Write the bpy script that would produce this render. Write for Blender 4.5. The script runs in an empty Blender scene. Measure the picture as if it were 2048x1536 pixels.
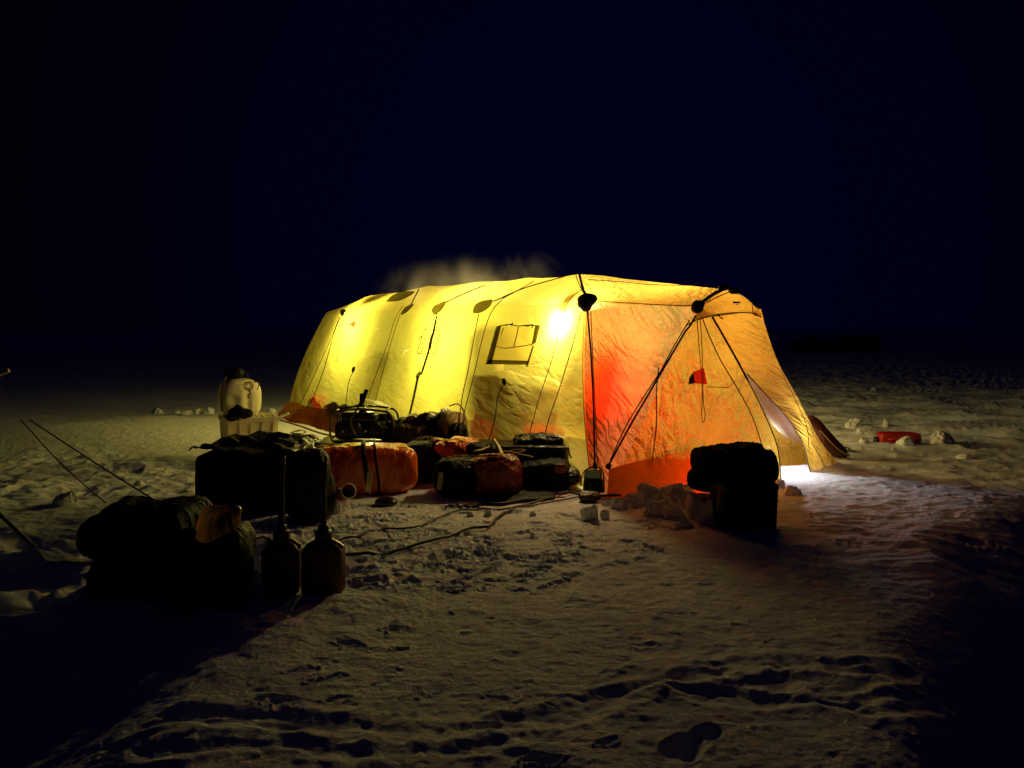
import bpy, math, random
import numpy as np
from mathutils import Vector
from mathutils.bvhtree import BVHTree

# ------------------------------------------------------------------ camera, sky, exposure
FPX, HZ, CH = 1547.0, 660.0, 1.65          # focal length in photo pixels, horizon row, eye height
sc = bpy.context.scene
cam_d = bpy.data.cameras.new('camera')
cam_d.sensor_width = 36.0
cam_d.lens = 36.0 * FPX / 2048.0
cam_d.shift_y = -(768.0 - HZ) / 2048.0
cam_d.clip_start, cam_d.clip_end = 0.05, 6000.0
cam = bpy.data.objects.new('camera', cam_d)
sc.collection.objects.link(cam)
cam.location = (0, 0, CH)
cam.rotation_euler = (math.radians(90), 0, 0)
sc.camera = cam

sc.view_settings.view_transform = 'Standard'
sc.view_settings.look = 'None'
sc.view_settings.exposure = 0.0
sc.view_settings.gamma = 1.0
sc.render.engine = 'CYCLES'
sc.cycles.max_bounces = 7
sc.cycles.diffuse_bounces = 4
sc.cycles.glossy_bounces = 2
sc.cycles.transmission_bounces = 4
sc.cycles.volume_bounces = 0
sc.cycles.sample_clamp_indirect = 25.0
sc.cycles.use_denoising = True
sc.cycles.caustics_reflective = False
sc.cycles.caustics_refractive = False

world = bpy.data.worlds.new('World')
sc.world = world
world.use_nodes = True
wn, wl = world.node_tree.nodes, world.node_tree.links
wn.clear()
w_out = wn.new('ShaderNodeOutputWorld')
w_bg = wn.new('ShaderNodeBackground')
w_tc = wn.new('ShaderNodeTexCoord')
w_dot = wn.new('ShaderNodeVectorMath'); w_dot.operation = 'DOT_PRODUCT'
gd = Vector((0.10, 0.97, 0.12)).normalized()      # the last glow of the night sky stands in this direction
w_dot.inputs[1].default_value = gd
w_ramp = wn.new('ShaderNodeValToRGB')
e = w_ramp.color_ramp.elements
e[0].position = 0.70; e[0].color = (0.00012, 0.00014, 0.0010, 1)
e[1].position = 1.0; e[1].color = (0.0002, 0.0004, 0.0090, 1)
m_ = e.new(0.84); m_.color = (0.00015, 0.0002, 0.0030, 1)
m_ = e.new(0.94); m_.color = (0.0002, 0.0003, 0.0066, 1)
# extra blue overhead, out of view, is added to lighten the snow
w_sep = wn.new('ShaderNodeSeparateXYZ'); w_up = wn.new('ShaderNodeValToRGB'); w_add = wn.new('ShaderNodeMix')
w_add.data_type = 'RGBA'; w_add.blend_type = 'ADD'; w_add.inputs['Factor'].default_value = 1.0
q = w_up.color_ramp.elements
q[0].position = 0.40; q[0].color = (0, 0, 0, 1)
q[1].position = 0.75; q[1].color = (0.0002, 0.0003, 0.0042, 1)
wl.new(w_tc.outputs['Generated'], w_sep.inputs[0]); wl.new(w_sep.outputs['Z'], w_up.inputs['Fac'])
wl.new(w_tc.outputs['Generated'], w_dot.inputs[0])
wl.new(w_dot.outputs['Value'], w_ramp.inputs['Fac'])
wl.new(w_ramp.outputs['Color'], w_add.inputs['A']); wl.new(w_up.outputs['Color'], w_add.inputs['B'])
wl.new(w_add.outputs['Result'], w_bg.inputs['Color'])
w_bg.inputs['Strength'].default_value = 1.0
wl.new(w_bg.outputs['Background'], w_out.inputs['Surface'])

rng = np.random.default_rng(7)
random.seed(7)
COL = sc.collection

# ------------------------------------------------------------------ helpers
def P(px, py, y):
    """point that shows at pixel (px,py) at forward distance y"""
    return Vector(((px - 1024) / FPX * y, y, CH - (py - HZ) / FPX * y))

def G(px, py, z=0.0):
    y = (CH - z) * FPX / (py - HZ)
    return Vector(((px - 1024) / FPX * y, y, z))

T0 = Vector((0.84, 7.85, 0)); TP = Vector((0.8, 0.6, 0)); TD = Vector((-0.6, 0.8, 0))
def TW(t, w, z):
    """tent space: t along the ridge (away), w across, z up"""
    return T0 + TD * t + TP * w + Vector((0, 0, z))

def _hash(ix, iy, iz, s):
    h = (ix * 374761393 + iy * 668265263 + iz * 2147483647 + s * 974634541) & 0xffffffff
    h = ((h ^ (h >> 13)) * 1274126177) & 0xffffffff
    return ((h ^ (h >> 16)) & 0xffff) / 65535.0 * 2 - 1

def noise2(x, y, s=0):
    x = np.asarray(x, float); y = np.asarray(y, float)
    ix = np.floor(x).astype(np.int64); iy = np.floor(y).astype(np.int64)
    fx = x - ix; fy = y - iy
    ux = fx * fx * (3 - 2 * fx); uy = fy * fy * (3 - 2 * fy)
    z = np.zeros_like(ix)
    a = _hash(ix, iy, z, s); b = _hash(ix + 1, iy, z, s); c = _hash(ix, iy + 1, z, s); d = _hash(ix + 1, iy + 1, z, s)
    return a + (b - a) * ux + (c - a) * uy + (a - b - c + d) * ux * uy

def noise3(p, s=0):
    p = np.asarray(p, float)
    i = np.floor(p).astype(np.int64); f = p - i; u = f * f * (3 - 2 * f)
    r = 0
    for dx in (0, 1):
        for dy in (0, 1):
            for dz in (0, 1):
                wgt = (u[..., 0] if dx else 1 - u[..., 0]) * (u[..., 1] if dy else 1 - u[..., 1]) * (u[..., 2] if dz else 1 - u[..., 2])
                r = r + wgt * _hash(i[..., 0] + dx, i[..., 1] + dy, i[..., 2] + dz, s)
    return r

def fbm2(x, y, s=0, o=3):
    r = 0; a = 1.0; k = 1.0
    for j in range(o):
        r = r + a * noise2(x * k + 13.7 * j, y * k - 7.1 * j, s + j); a *= .5; k *= 2.03
    return r

def link(o, parent=None):
    COL.objects.link(o)
    if parent is not None:
        o.parent = parent
        o.matrix_parent_inverse = parent.matrix_world.inverted()
    return o

def mesh_obj(name, verts, faces, mat, parent=None, smooth=True):
    me = bpy.data.meshes.new(name)
    me.from_pydata([tuple(v) for v in verts], [], [tuple(f) for f in faces])
    me.materials.append(mat)
    if smooth:
        me.polygons.foreach_set('use_smooth', [True] * len(me.polygons))
    me.update()
    o = bpy.data.objects.new(name, me)
    return link(o, parent)

def empty(name, loc, label, cat, group=None):
    o = bpy.data.objects.new(name, None)
    o.empty_display_size = 0.1
    o.location = loc
    COL.objects.link(o)
    bpy.context.view_layer.update()
    return tag(o, label, cat, group)

def tag(o, label=None, cat=None, group=None, kind=None):
    if label: o['label'] = label
    if cat: o['category'] = cat
    if group: o['group'] = group
    if kind: o['kind'] = kind
    return o

class MB:
    def __init__(s): s.v = []; s.f = []
    def add(s, v, f):
        n = len(s.v); s.v += [tuple(a) for a in v]; s.f += [tuple(i + n for i in q) for q in f]; return s
    def build(s, name, mat, parent=None, smooth=True): return mesh_obj(name, s.v, s.f, mat, parent, smooth)

def catmull(pts, n):
    pts = [Vector(p) for p in pts]
    if len(pts) == 2:
        return [pts[0].lerp(pts[1], i / n) for i in range(n + 1)]
    out = []
    seg = len(pts) - 1
    for i in range(n + 1):
        u = i / n * seg; k = min(int(u), seg - 1); t = u - k
        p1, p2 = pts[k], pts[k + 1]
        p0 = pts[k - 1] if k > 0 else p1 * 2 - p2
        p3 = pts[k + 2] if k + 2 <= seg else p2 * 2 - p1
        out.append(0.5 * ((2 * p1) + (p2 - p0) * t + (2 * p0 - 5 * p1 + 4 * p2 - p3) * t * t + (3 * p1 - p0 - 3 * p2 + p3) * t ** 3))
    return out

def tube_geo(pts, r, n=8, caps=True):
    pts = [Vector(p) for p in pts]
    rr = r if isinstance(r, (list, tuple)) else [r] * len(pts)
    v = []; f = []
    up = Vector((0.13, 0.27, 0.95)).normalized()
    for i, p in enumerate(pts):
        d = (pts[min(i + 1, len(pts) - 1)] - pts[max(i - 1, 0)])
        d = d.normalized() if d.length > 1e-9 else Vector((0, 0, 1))
        a = d.cross(up)
        if a.length < .05: a = d.cross(Vector((1, 0, 0)))
        a.normalize(); b = d.cross(a)
        for k in range(n):
            t = 2 * math.pi * k / n
            v.append(p + (a * math.cos(t) + b * math.sin(t)) * rr[i])
    for i in range(len(pts) - 1):
        for k in range(n):
            f.append((i * n + k, i * n + (k + 1) % n, (i + 1) * n + (k + 1) % n, (i + 1) * n + k))
    if caps:
        f.append(tuple(range(n))[::-1]); f.append(tuple((len(pts) - 1) * n + k for k in range(n)))
    return v, f

def tube(name, pts, r, mat, parent=None, n=8):
    v, f = tube_geo(pts, r, n)
    return mesh_obj(name, v, f, mat, parent)

_cs = {}
def cubesphere(n):
    if n in _cs: return _cs[n]
    idx = {}; vs = []; fs = []
    def vid(p):
        k = tuple(int(round(c * n)) for c in p)
        if k not in idx: idx[k] = len(vs); vs.append(p)
        return idx[k]
    for ax in range(3):
        for sg in (-1, 1):
            for i in range(n):
                for j in range(n):
                    q = []
                    for (a, b) in ((i, j), (i + 1, j), (i + 1, j + 1), (i, j + 1)):
                        c = [0, 0, 0]; c[ax] = sg; c[(ax + 1) % 3] = -1 + 2 * a / n; c[(ax + 2) % 3] = -1 + 2 * b / n
                        q.append(vid(tuple(c)))
                    fs.append(tuple(q if sg > 0 else q[::-1]))
    _cs[n] = (np.array(vs, float), fs)
    return _cs[n]

def soft_geo(c, size, rz=0.0, p=4.0, n=14, na=0.02, ns=3.0, seed=0, fine=0.0, taper=0.0, sag=0.0, tilt=0.0, roll=0.0, cuts=0):
    """a rounded box (bag, block, case); c is the centre of its underside, size is full extents"""
    V, F = cubesphere(n)
    V = V * (1 - 0.0)
    V = np.sign(V) * np.abs(V) ** 0.85
    r = (np.abs(V) ** p).sum(1) ** (1 / p)
    D = V / r[:, None]
    L = D * np.array(size) / 2
    if taper: L[:, :2] *= (1 - taper * (L[:, 2:3] / size[2] + .5))
    if cuts:
        rc_ = random.Random(seed * 7 + 1)
        Sz = np.array(size) / 2; Q = L / Sz
        for _ in range(cuts):
            nv_ = np.array([rc_.gauss(0, 1), rc_.gauss(0, 1), abs(rc_.gauss(0, 1)) * .8]); nv_ /= np.linalg.norm(nv_)
            ex = np.clip(Q @ nv_ - rc_.uniform(.52, .88), 0, None); Q = Q - ex[:, None] * nv_
        L = Q * Sz
    if sag: L[:, 2] -= sag * np.clip(1 - (np.abs(D[:, 0:1]) ** 2), 0, 1)[:, 0] * np.clip(D[:, 2], 0, 1)
    N = D / np.linalg.norm(D, axis=1)[:, None]
    d = na * (noise3(L * ns + seed * 3.1, seed) + .5 * noise3(L * ns * 2.1 + seed, seed + 5))
    if fine:
        q = L * ns * 4
        d = d + fine * (1 - 2 * np.abs(noise3(q * np.array([1, 1, .45]), seed + 9)))
    L = L + N * np.asarray(d)[:, None]
    L[:, 2] += size[2] / 2
    if roll:
        a = roll; x, z = L[:, 0].copy(), L[:, 2].copy()
        L[:, 0] = x * math.cos(a) + z * math.sin(a); L[:, 2] = -x * math.sin(a) + z * math.cos(a)
    if tilt:
        a = tilt; y, z = L[:, 1].copy(), L[:, 2].copy()
        L[:, 1] = y * math.cos(a) - z * math.sin(a); L[:, 2] = y * math.sin(a) + z * math.cos(a)
    x = L[:, 0] * math.cos(rz) - L[:, 1] * math.sin(rz); y = L[:, 0] * math.sin(rz) + L[:, 1] * math.cos(rz)
    W = np.stack([x + c[0], y + c[1], L[:, 2] + c[2]], 1)
    return W.tolist(), F

def soft(name, c, size, mat, parent=None, **k):
    v, f = soft_geo(c, size, **k)
    return mesh_obj(name, v, f, mat, parent)

# ------------------------------------------------------------------ materials
def new_mat(name):
    m = bpy.data.materials.new(name); m.use_nodes = True
    nt = m.node_tree; nt.nodes.clear()
    return m, nt.nodes, nt.links

def coords(n, l, scale=(1, 1, 1), rot=(0, 0, 0)):
    g = n.new('ShaderNodeNewGeometry'); mp = n.new('ShaderNodeMapping')
    mp.inputs['Scale'].default_value = scale; mp.inputs['Rotation'].default_value = rot
    l.new(g.outputs['Position'], mp.inputs['Vector'])
    return mp.outputs['Vector']

def noise_node(n, l, vec, scale, detail=3, dist=0.0, rough=.55):
    t = n.new('ShaderNodeTexNoise'); t.inputs['Scale'].default_value = scale
    t.inputs['Detail'].default_value = detail; t.inputs['Distortion'].default_value = dist
    t.inputs['Roughness'].default_value = rough
    l.new(vec, t.inputs['Vector']); return t.outputs['Fac']

def mth(n, l, op, a, b=None, c=None):
    m = n.new('ShaderNodeMath'); m.operation = op
    for i, q in enumerate((a, b, c)):
        if q is None: continue
        if isinstance(q, (int, float)): m.inputs[i].default_value = q
        else: l.new(q, m.inputs[i])
    return m.outputs[0]

def solid(name, col, rough=.6, metal=0.0, bump=0.0, fold=0.0, bscale=30.0, var=.15, spec=.5, coat=0.0, vscale=6.0):
    m, n, l = new_mat(name)
    o = n.new('ShaderNodeOutputMaterial'); b = n.new('ShaderNodeBsdfPrincipled')
    v = coords(n, l)
    f = noise_node(n, l, v, vscale, 4)
    mx = n.new('ShaderNodeMix'); mx.data_type = 'RGBA'
    mx.inputs['A'].default_value = tuple(c * (1 - var) for c in col) + (1,)
    mx.inputs['B'].default_value = tuple(min(1, c * (1 + var)) for c in col) + (1,)
    l.new(f, mx.inputs['Factor']); l.new(mx.outputs['Result'], b.inputs['Base Color'])
    b.inputs['Roughness'].default_value = rough; b.inputs['Metallic'].default_value = metal
    b.inputs['Specular IOR Level'].default_value = spec
    b.inputs['Coat Weight'].default_value = coat
    if bump:
        bp = n.new('ShaderNodeBump'); bp.inputs['Strength'].default_value = 1.0
        bp.inputs['Distance'].default_value = bump
        l.new(noise_node(n, l, v, bscale, 5, .6), bp.inputs['Height']); l.new(bp.outputs['Normal'], b.inputs['Normal'])
    if fold:
        f1 = noise_node(n, l, coords(n, l, (1, 1, .45), (.3, .5, .2)), 5.0, 2, 1.2)
        r1 = mth(n, l, 'ABSOLUTE', mth(n, l, 'SUBTRACT', f1, .5))
        f2 = noise_node(n, l, coords(n, l, (.5, 1, 1), (.1, .9, .6)), 12.0, 2, .8)
        r2 = mth(n, l, 'ABSOLUTE', mth(n, l, 'SUBTRACT', f2, .5))
        hh_ = mth(n, l, 'ADD', r1, mth(n, l, 'MULTIPLY', r2, .4))
        b2 = n.new('ShaderNodeBump'); b2.inputs['Strength'].default_value = 1.0; b2.inputs['Distance'].default_value = fold
        l.new(hh_, b2.inputs['Height'])
        if bump: l.new(bp.outputs['Normal'], b2.inputs['Normal'])
        l.new(b2.outputs['Normal'], b.inputs['Normal'])
    l.new(b.outputs['BSDF'], o.inputs['Surface'])
    return m

def fabric(name, col, refl, ang=20, dens=9.0, wr=0.012, fine=0.25, trans=.85, gaps=.5, ang2=-55, k2=.7, stretch=.28):
    """thin tent cloth: lets lamp light through; creases run along two directions of the cloth"""
    m, n, l = new_mat(name)
    o = n.new('ShaderNodeOutputMaterial')
    tr = n.new('ShaderNodeBsdfTranslucent'); df = n.new('ShaderNodeBsdfDiffuse'); mix = n.new('ShaderNodeMixShader')
    uv = n.new('ShaderNodeUVMap')
    # bend the whole pattern slowly so creases curve
    wn_ = n.new('ShaderNodeTexNoise'); wn_.inputs['Scale'].default_value = 1.3; wn_.inputs['Detail'].default_value = 2
    l.new(uv.outputs['UV'], wn_.inputs['Vector'])
    vs = n.new('ShaderNodeVectorMath'); vs.operation = 'SCALE'; vs.inputs['Scale'].default_value = .55
    va = n.new('ShaderNodeVectorMath'); va.operation = 'ADD'
    l.new(wn_.outputs['Color'], vs.inputs[0]); l.new(uv.outputs['UV'], va.inputs[0]); l.new(vs.outputs[0], va.inputs[1])
    def layer(a, sc, st, sharp):
        mp = n.new('ShaderNodeMapping'); mp.vector_type = 'TEXTURE'
        mp.inputs['Rotation'].default_value = (0, 0, math.radians(a)); mp.inputs['Scale'].default_value = (1 / (sc * st), 1 / sc, 1)
        l.new(va.outputs[0], mp.inputs['Vector'])
        f = noise_node(n, l, mp.outputs['Vector'], 1.0, 2, .5)
        r = mth(n, l, 'ABSOLUTE', mth(n, l, 'SUBTRACT', f, .5))
        r = mth(n, l, 'SUBTRACT', 1.0, mth(n, l, 'MULTIPLY', r, 4.0))
        return mth(n, l, 'POWER', mth(n, l, 'MAXIMUM', r, 0.0), sharp)
    # where the cloth is creased and where it lies taut
    pm = noise_node(n, l, uv.outputs['UV'], 1.7, 2)
    pm = mth(n, l, 'MULTIPLY', mth(n, l, 'MAXIMUM', mth(n, l, 'SUBTRACT', pm, .32), 0.0), 3.2)
    h = mth(n, l, 'ADD', layer(ang, dens, stretch, 1.6), mth(n, l, 'MULTIPLY', layer(ang2, dens * 1.3, stretch * 1.2, 1.6), k2))
    h = mth(n, l, 'ADD', h, mth(n, l, 'MULTIPLY', layer(ang + 18, dens * 2.4, stretch * 1.3, 1.2), fine * 1.6))
    vm = n.new('ShaderNodeMapping'); vm.vector_type = 'TEXTURE'
    vm.inputs['Rotation'].default_value = (0, 0, math.radians(ang + 8)); vm.inputs['Scale'].default_value = (2.0 / dens, .62 / dens, 1)
    wb = n.new('ShaderNodeTexNoise'); wb.inputs['Scale'].default_value = dens * .8; wb.inputs['Detail'].default_value = 2
    l.new(uv.outputs['UV'], wb.inputs['Vector'])
    ws = n.new('ShaderNodeVectorMath'); ws.operation = 'SCALE'; ws.inputs['Scale'].default_value = .9 / dens
    wa = n.new('ShaderNodeVectorMath'); wa.operation = 'ADD'
    l.new(wb.outputs['Color'], ws.inputs[0]); l.new(uv.outputs['UV'], wa.inputs[0]); l.new(ws.outputs[0], wa.inputs[1])
    l.new(wa.outputs[0], vm.inputs['Vector'])
    vo = n.new('ShaderNodeTexVoronoi'); vo.feature = 'DISTANCE_TO_EDGE'; vo.inputs['Scale'].default_value = 1.0
    l.new(vm.outputs['Vector'], vo.inputs['Vector'])
    cre = mth(n, l, 'POWER', mth(n, l, 'MINIMUM', vo.outputs['Distance'], .35), .7)
    h = mth(n, l, 'ADD', mth(n, l, 'MULTIPLY', h, .45), mth(n, l, 'MULTIPLY', cre, 1.5))
    h = mth(n, l, 'MULTIPLY', h, pm)
    h = mth(n, l, 'ADD', h, mth(n, l, 'MULTIPLY', noise_node(n, l, va.outputs[0], dens * 1.1, 3), .5))
    h = mth(n, l, 'ADD', h, mth(n, l, 'MULTIPLY', noise_node(n, l, va.outputs[0], 60, 2), fine * .35))
    bp = n.new('ShaderNodeBump'); bp.inputs['Strength'].default_value = 1.0; bp.inputs['Distance'].default_value = wr
    l.new(h, bp.inputs['Height'])
    for s in (tr, df): l.new(bp.outputs['Normal'], s.inputs['Normal'])
    f = noise_node(n, l, coords(n, l), 2.5, 4)
    mx = n.new('ShaderNodeMix'); mx.data_type = 'RGBA'
    mx.inputs['A'].default_value = tuple(q * .88 for q in col) + (1,)
    mx.inputs['B'].default_value = tuple(min(1, q * 1.06) for q in col) + (1,)
    l.new(f, mx.inputs['Factor']); l.new(mx.outputs['Result'], tr.inputs['Color'])
    df.inputs['Color'].default_value = tuple(refl) + (1,)
    mix.inputs[0].default_value = trans
    l.new(df.outputs[0], mix.inputs[1]); l.new(tr.outputs[0], mix.inputs[2])
    # the open gaps of the weave let a little light straight through
    tp = n.new('ShaderNodeBsdfTransparent'); tp.inputs['Color'].default_value = tuple(min(1, q * 1.05) for q in col[:2]) + (min(1, col[2] * 4.8), 1)
    mix2 = n.new('ShaderNodeMixShader'); mix2.inputs[0].default_value = gaps
    l.new(mix.outputs[0], mix2.inputs[1]); l.new(tp.outputs[0], mix2.inputs[2])
    l.new(mix2.outputs[0], o.inputs['Surface'])
    return m

M = {}
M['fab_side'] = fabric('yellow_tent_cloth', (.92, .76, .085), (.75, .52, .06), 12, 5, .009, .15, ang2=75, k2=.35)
M['fab_far'] = fabric('see_through_yellow_cloth', (.92, .76, .085), (.75, .52, .06), 12, 5, .009, .15, ang2=75, k2=.35, gaps=.92)  # far wall made more see-through to brighten the snow beyond it
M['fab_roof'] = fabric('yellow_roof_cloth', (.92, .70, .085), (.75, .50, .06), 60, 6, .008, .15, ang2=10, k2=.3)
M['fab_front'] = fabric('front_tinted_creased_cloth', (.56, .38, .050), (.75, .40, .05), 42, 6, .085, .45, ang2=-25, k2=.55, gaps=.14)  # same tent cloth, the front's light put into a darker orange
M['fab_corner'] = fabric('red_lit_corner_cloth', (.56, .40, .10), (.75, .40, .05), 48, 6, .08, .45, ang2=-20, k2=.55, gaps=.03)  # corner copy of the cloth, tinted pinker for the red glow
M['fab_door'] = fabric('front_tinted_door_cloth', (.62, .37, .045), (.75, .38, .05), 30, 5, .070, .35, ang2=-45, k2=.5, gaps=.25)  # door copy of the cloth, warm front light put into its colour
M['fab_skirt'] = fabric('brown_orange_skirt_cloth', (.62, .25, .03), (.35, .14, .03), 10, 7, .014, .3, gaps=.1)
M['liner'] = fabric('cream_liner', (.55, .42, .24), (.8, .7, .5), 60, 4, .008, .1)
M['olive'] = fabric('olive_patch_cloth', (.085, .075, .012), (.05, .045, .015), 10, 6, .002, .1, gaps=.0)
M['olive_lt'] = fabric('pale_olive_cloth', (.55, .48, .12), (.5, .42, .12), 5, 8, .012, .2, gaps=.10)
M['redcloth'] = fabric('red_cloth', (.75, .05, .02), (.5, .04, .02), 10, 6, .003, .1, gaps=.1)
M['curtain'] = fabric('added_curtain_cloth', (.35, .12, .02), (.5, .35, .15), 80, 4, .01, .1, gaps=0.0)
M['gsheet'] = solid('added_dark_sheet', (.10, .08, .03), .7, bump=.004, bscale=10)
M['seam'] = solid('brown_seam_tape', (.10, .05, .012), .8)
M['seam2'] = solid('ochre_seam_tape', (.22, .13, .025), .8)
M['emb'] = solid('ochre_stitching', (.30, .20, .03), .8)
M['pole'] = solid('black_pole_sleeve', (.012, .010, .008), .6)
M['black'] = solid('black_nylon', (.004, .004, .0035), .6, spec=.2, bump=.004, bscale=25, fold=.06)
M['blackgl'] = solid('black_shiny_cloth', (.007, .006, .004), .36, spec=.35, bump=.006, bscale=12, fold=.07)
M['blackpl'] = solid('black_plastic', (.012, .012, .012), .35, bump=.001)
M['deepblack'] = solid('matt_black_cover', (.004, .004, .004), .9, spec=.1)
M['olivebag'] = solid('dark_olive_tarp', (.028, .025, .010), .42, spec=.4, bump=.008, bscale=14, fold=.07)
M['orange'] = solid('orange_red_vinyl', (.66, .095, .012), .28, bump=.003, bscale=9, var=.2, coat=.3, fold=.05)
M['dkorange'] = solid('dark_orange_nylon', (.22, .028, .007), .36, bump=.006, bscale=16, var=.35, fold=.09)
M['dkred'] = solid('dark_red_jacket_cloth', (.06, .012, .010), .45, bump=.010, bscale=14, var=.4, fold=.10)
M['tan'] = solid('tan_bag_cloth', (.30, .18, .06), .6, bump=.006, bscale=16)
M['gold'] = solid('gold_sheen_cloth', (.34, .20, .05), .32, bump=.012, bscale=9, var=.2)
M['strapy'] = solid('pale_yellow_webbing', (.55, .45, .12), .6)
M['cream'] = solid('cream_plastic', (.80, .72, .45), .5, bump=.002, bscale=20, var=.08)
M['white'] = solid('white_plastic', (.86, .80, .56), .42, bump=.002, bscale=15, var=.06)
M['hole'] = solid('crate_hole_shade', (.05, .04, .015), .9)
M['redcan'] = solid('red_plastic', (.50, .020, .015), .45, var=.15)
M['fuelcan'] = solid('dark_red_fuel_plastic', (.09, .012, .006), .4, var=.15)
M['steel'] = solid('worn_steel_tube', (.12, .10, .06), .4, .7, var=.2)
M['tagm'] = solid('paper_tag', (.50, .40, .20), .7, var=.1)
M['brown'] = solid('brown_sled_plastic', (.10, .03, .012), .4)
M['cable'] = solid('brown_cable_rubber', (.035, .016, .008), .5)
M['wood'] = solid('bare_wood', (.35, .22, .09), .7, bump=.003)
M['bamboo'] = solid('pale_bamboo', (.6, .5, .25), .6)
M['greenw'] = solid('pale_green_plastic', (.30, .60, .35), .4)

# snow
def snow_mat():
    m, n, l = new_mat('snow')
    o = n.new('ShaderNodeOutputMaterial'); b = n.new('ShaderNodeBsdfPrincipled')
    v = coords(n, l)
    f = noise_node(n, l, v, 3.0, 5)
    mx = n.new('ShaderNodeMix'); mx.data_type = 'RGBA'
    mx.inputs['A'].default_value = (.86, .88, .91, 1); mx.inputs['B'].default_value = (.95, .96, .97, 1)
    l.new(f, mx.inputs['Factor']); l.new(mx.outputs['Result'], b.inputs['Base Color'])
    b.inputs['Roughness'].default_value = .75
    b.inputs['Specular IOR Level'].default_value = .05
    bp = n.new('ShaderNodeBump'); bp.inputs['Distance'].default_value = .010
    h = mth(n, l, 'ADD', noise_node(n, l, v, 60, 5, 0, .7), mth(n, l, 'MULTIPLY', noise_node(n, l, v, 16, 4, .5, .6), 1.6))
    l.new(h, bp.inputs['Height']); l.new(bp.outputs['Normal'], b.inputs['Normal'])
    l.new(b.outputs['BSDF'], o.inputs['Surface'])
    return m
M['snow'] = snow_mat()

# ------------------------------------------------------------------ snow ground
def sstep(a, b, x):
    t = np.clip((x - a) / (b - a), 0, 1); return t * t * (3 - 2 * t)

def blob(x, y, px, py, rx, ry):
    g = G(px, py); return np.exp(-((x - g.x) / rx) ** 2 - ((y - g.y) / ry) ** 2)

stamps = []     # boot prints: x, y, heading, length, depth
def st(px, py, ang, L=.30, dep=.035):
    g = G(px, py); k_ = .75 if py < 1110 else max(.5, .75 - (py - 1110) * .003); stamps.append((g.x, g.y, math.radians(ang), L * k_, dep * (.42 if py < 1170 else .34)))
for a in [(790, 1258, 10, .28, .05), (700, 1290, -15, .36, .045), (800, 1298, 20, .2, .03), (640, 1320, 0, .25, .03), (610, 1345, 10, .3, .03),
          (640, 1360, 30, .25, .03), (1140, 1150, 20, .3, .03), (1215, 1135, 25, .26, .03), (560, 1405, -5, .4, .035), (670, 1400, 10, .22, .03),
          (830, 1395, 0, .2, .025), (1160, 1205, 15, .42, .02), (1420, 1170, 0, .25, .02), (1480, 1175, 10, .25, .02), (1000, 1395, -10, .22, .03),
          (1075, 1520, 12, .30, .05), (1215, 1482, 25, .18, .04), (1700, 1090, 0, .4, .03), (1860, 975, 15, .35, .04), (1800, 1008, 10, .3, .03),
          (1900, 1035, 20, .5, .04), (1950, 1080, 0, .5, .05), (1480, 1250, 10, .2, .02), (1290, 1290, 5, .25, .025)]:
    st(*a)
rs = random.Random(3)
for i in range(150):       # the trampled strip in front of the baggage
    st(rs.gauss(900, 210), min(1240, max(1015, rs.gauss(1085, 48))), rs.uniform(-40, 40), rs.uniform(.18, .42), rs.uniform(.02, .055))
for i in range(120):
    st(rs.uniform(430, 1900), rs.uniform(1150, 1420), rs.uniform(-30, 40), rs.uniform(.06, .20), rs.uniform(.005, .018))
for i in range(26):
    st(rs.uniform(1640, 2040), rs.uniform(930, 1080), rs.uniform(-20, 30), rs.uniform(.2, .45), rs.uniform(.01, .03))

track = [G(*p) for p in [(300, 1420), (520, 1440), (700, 1462), (880, 1470), (990, 1455), (1080, 1440), (1200, 1400), (1290, 1372), (1400, 1345), (1500, 1330), (1640, 1330), (1800, 1350)]]
track2 = [G(*p) for p in [(300, 1500), (520, 1492), (760, 1510), (900, 1508), (1060, 1470)]]
track3 = [G(*p) for p in [(1330, 1370), (1420, 1395), (1560, 1400), (1720, 1420), (1850, 1400)]]
def seg_dist(x, y, pl):
    d = np.full(np.shape(x), 1e9)
    for a, b in zip(pl[:-1], pl[1:]):
        dx, dy = b.x - a.x, b.y - a.y; L2 = dx * dx + dy * dy
        t = np.clip(((x - a.x) * dx + (y - a.y) * dy) / L2, 0, 1)
        d = np.minimum(d, np.hypot(x - a.x - t * dx, y - a.y - t * dy))
    return d

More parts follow.
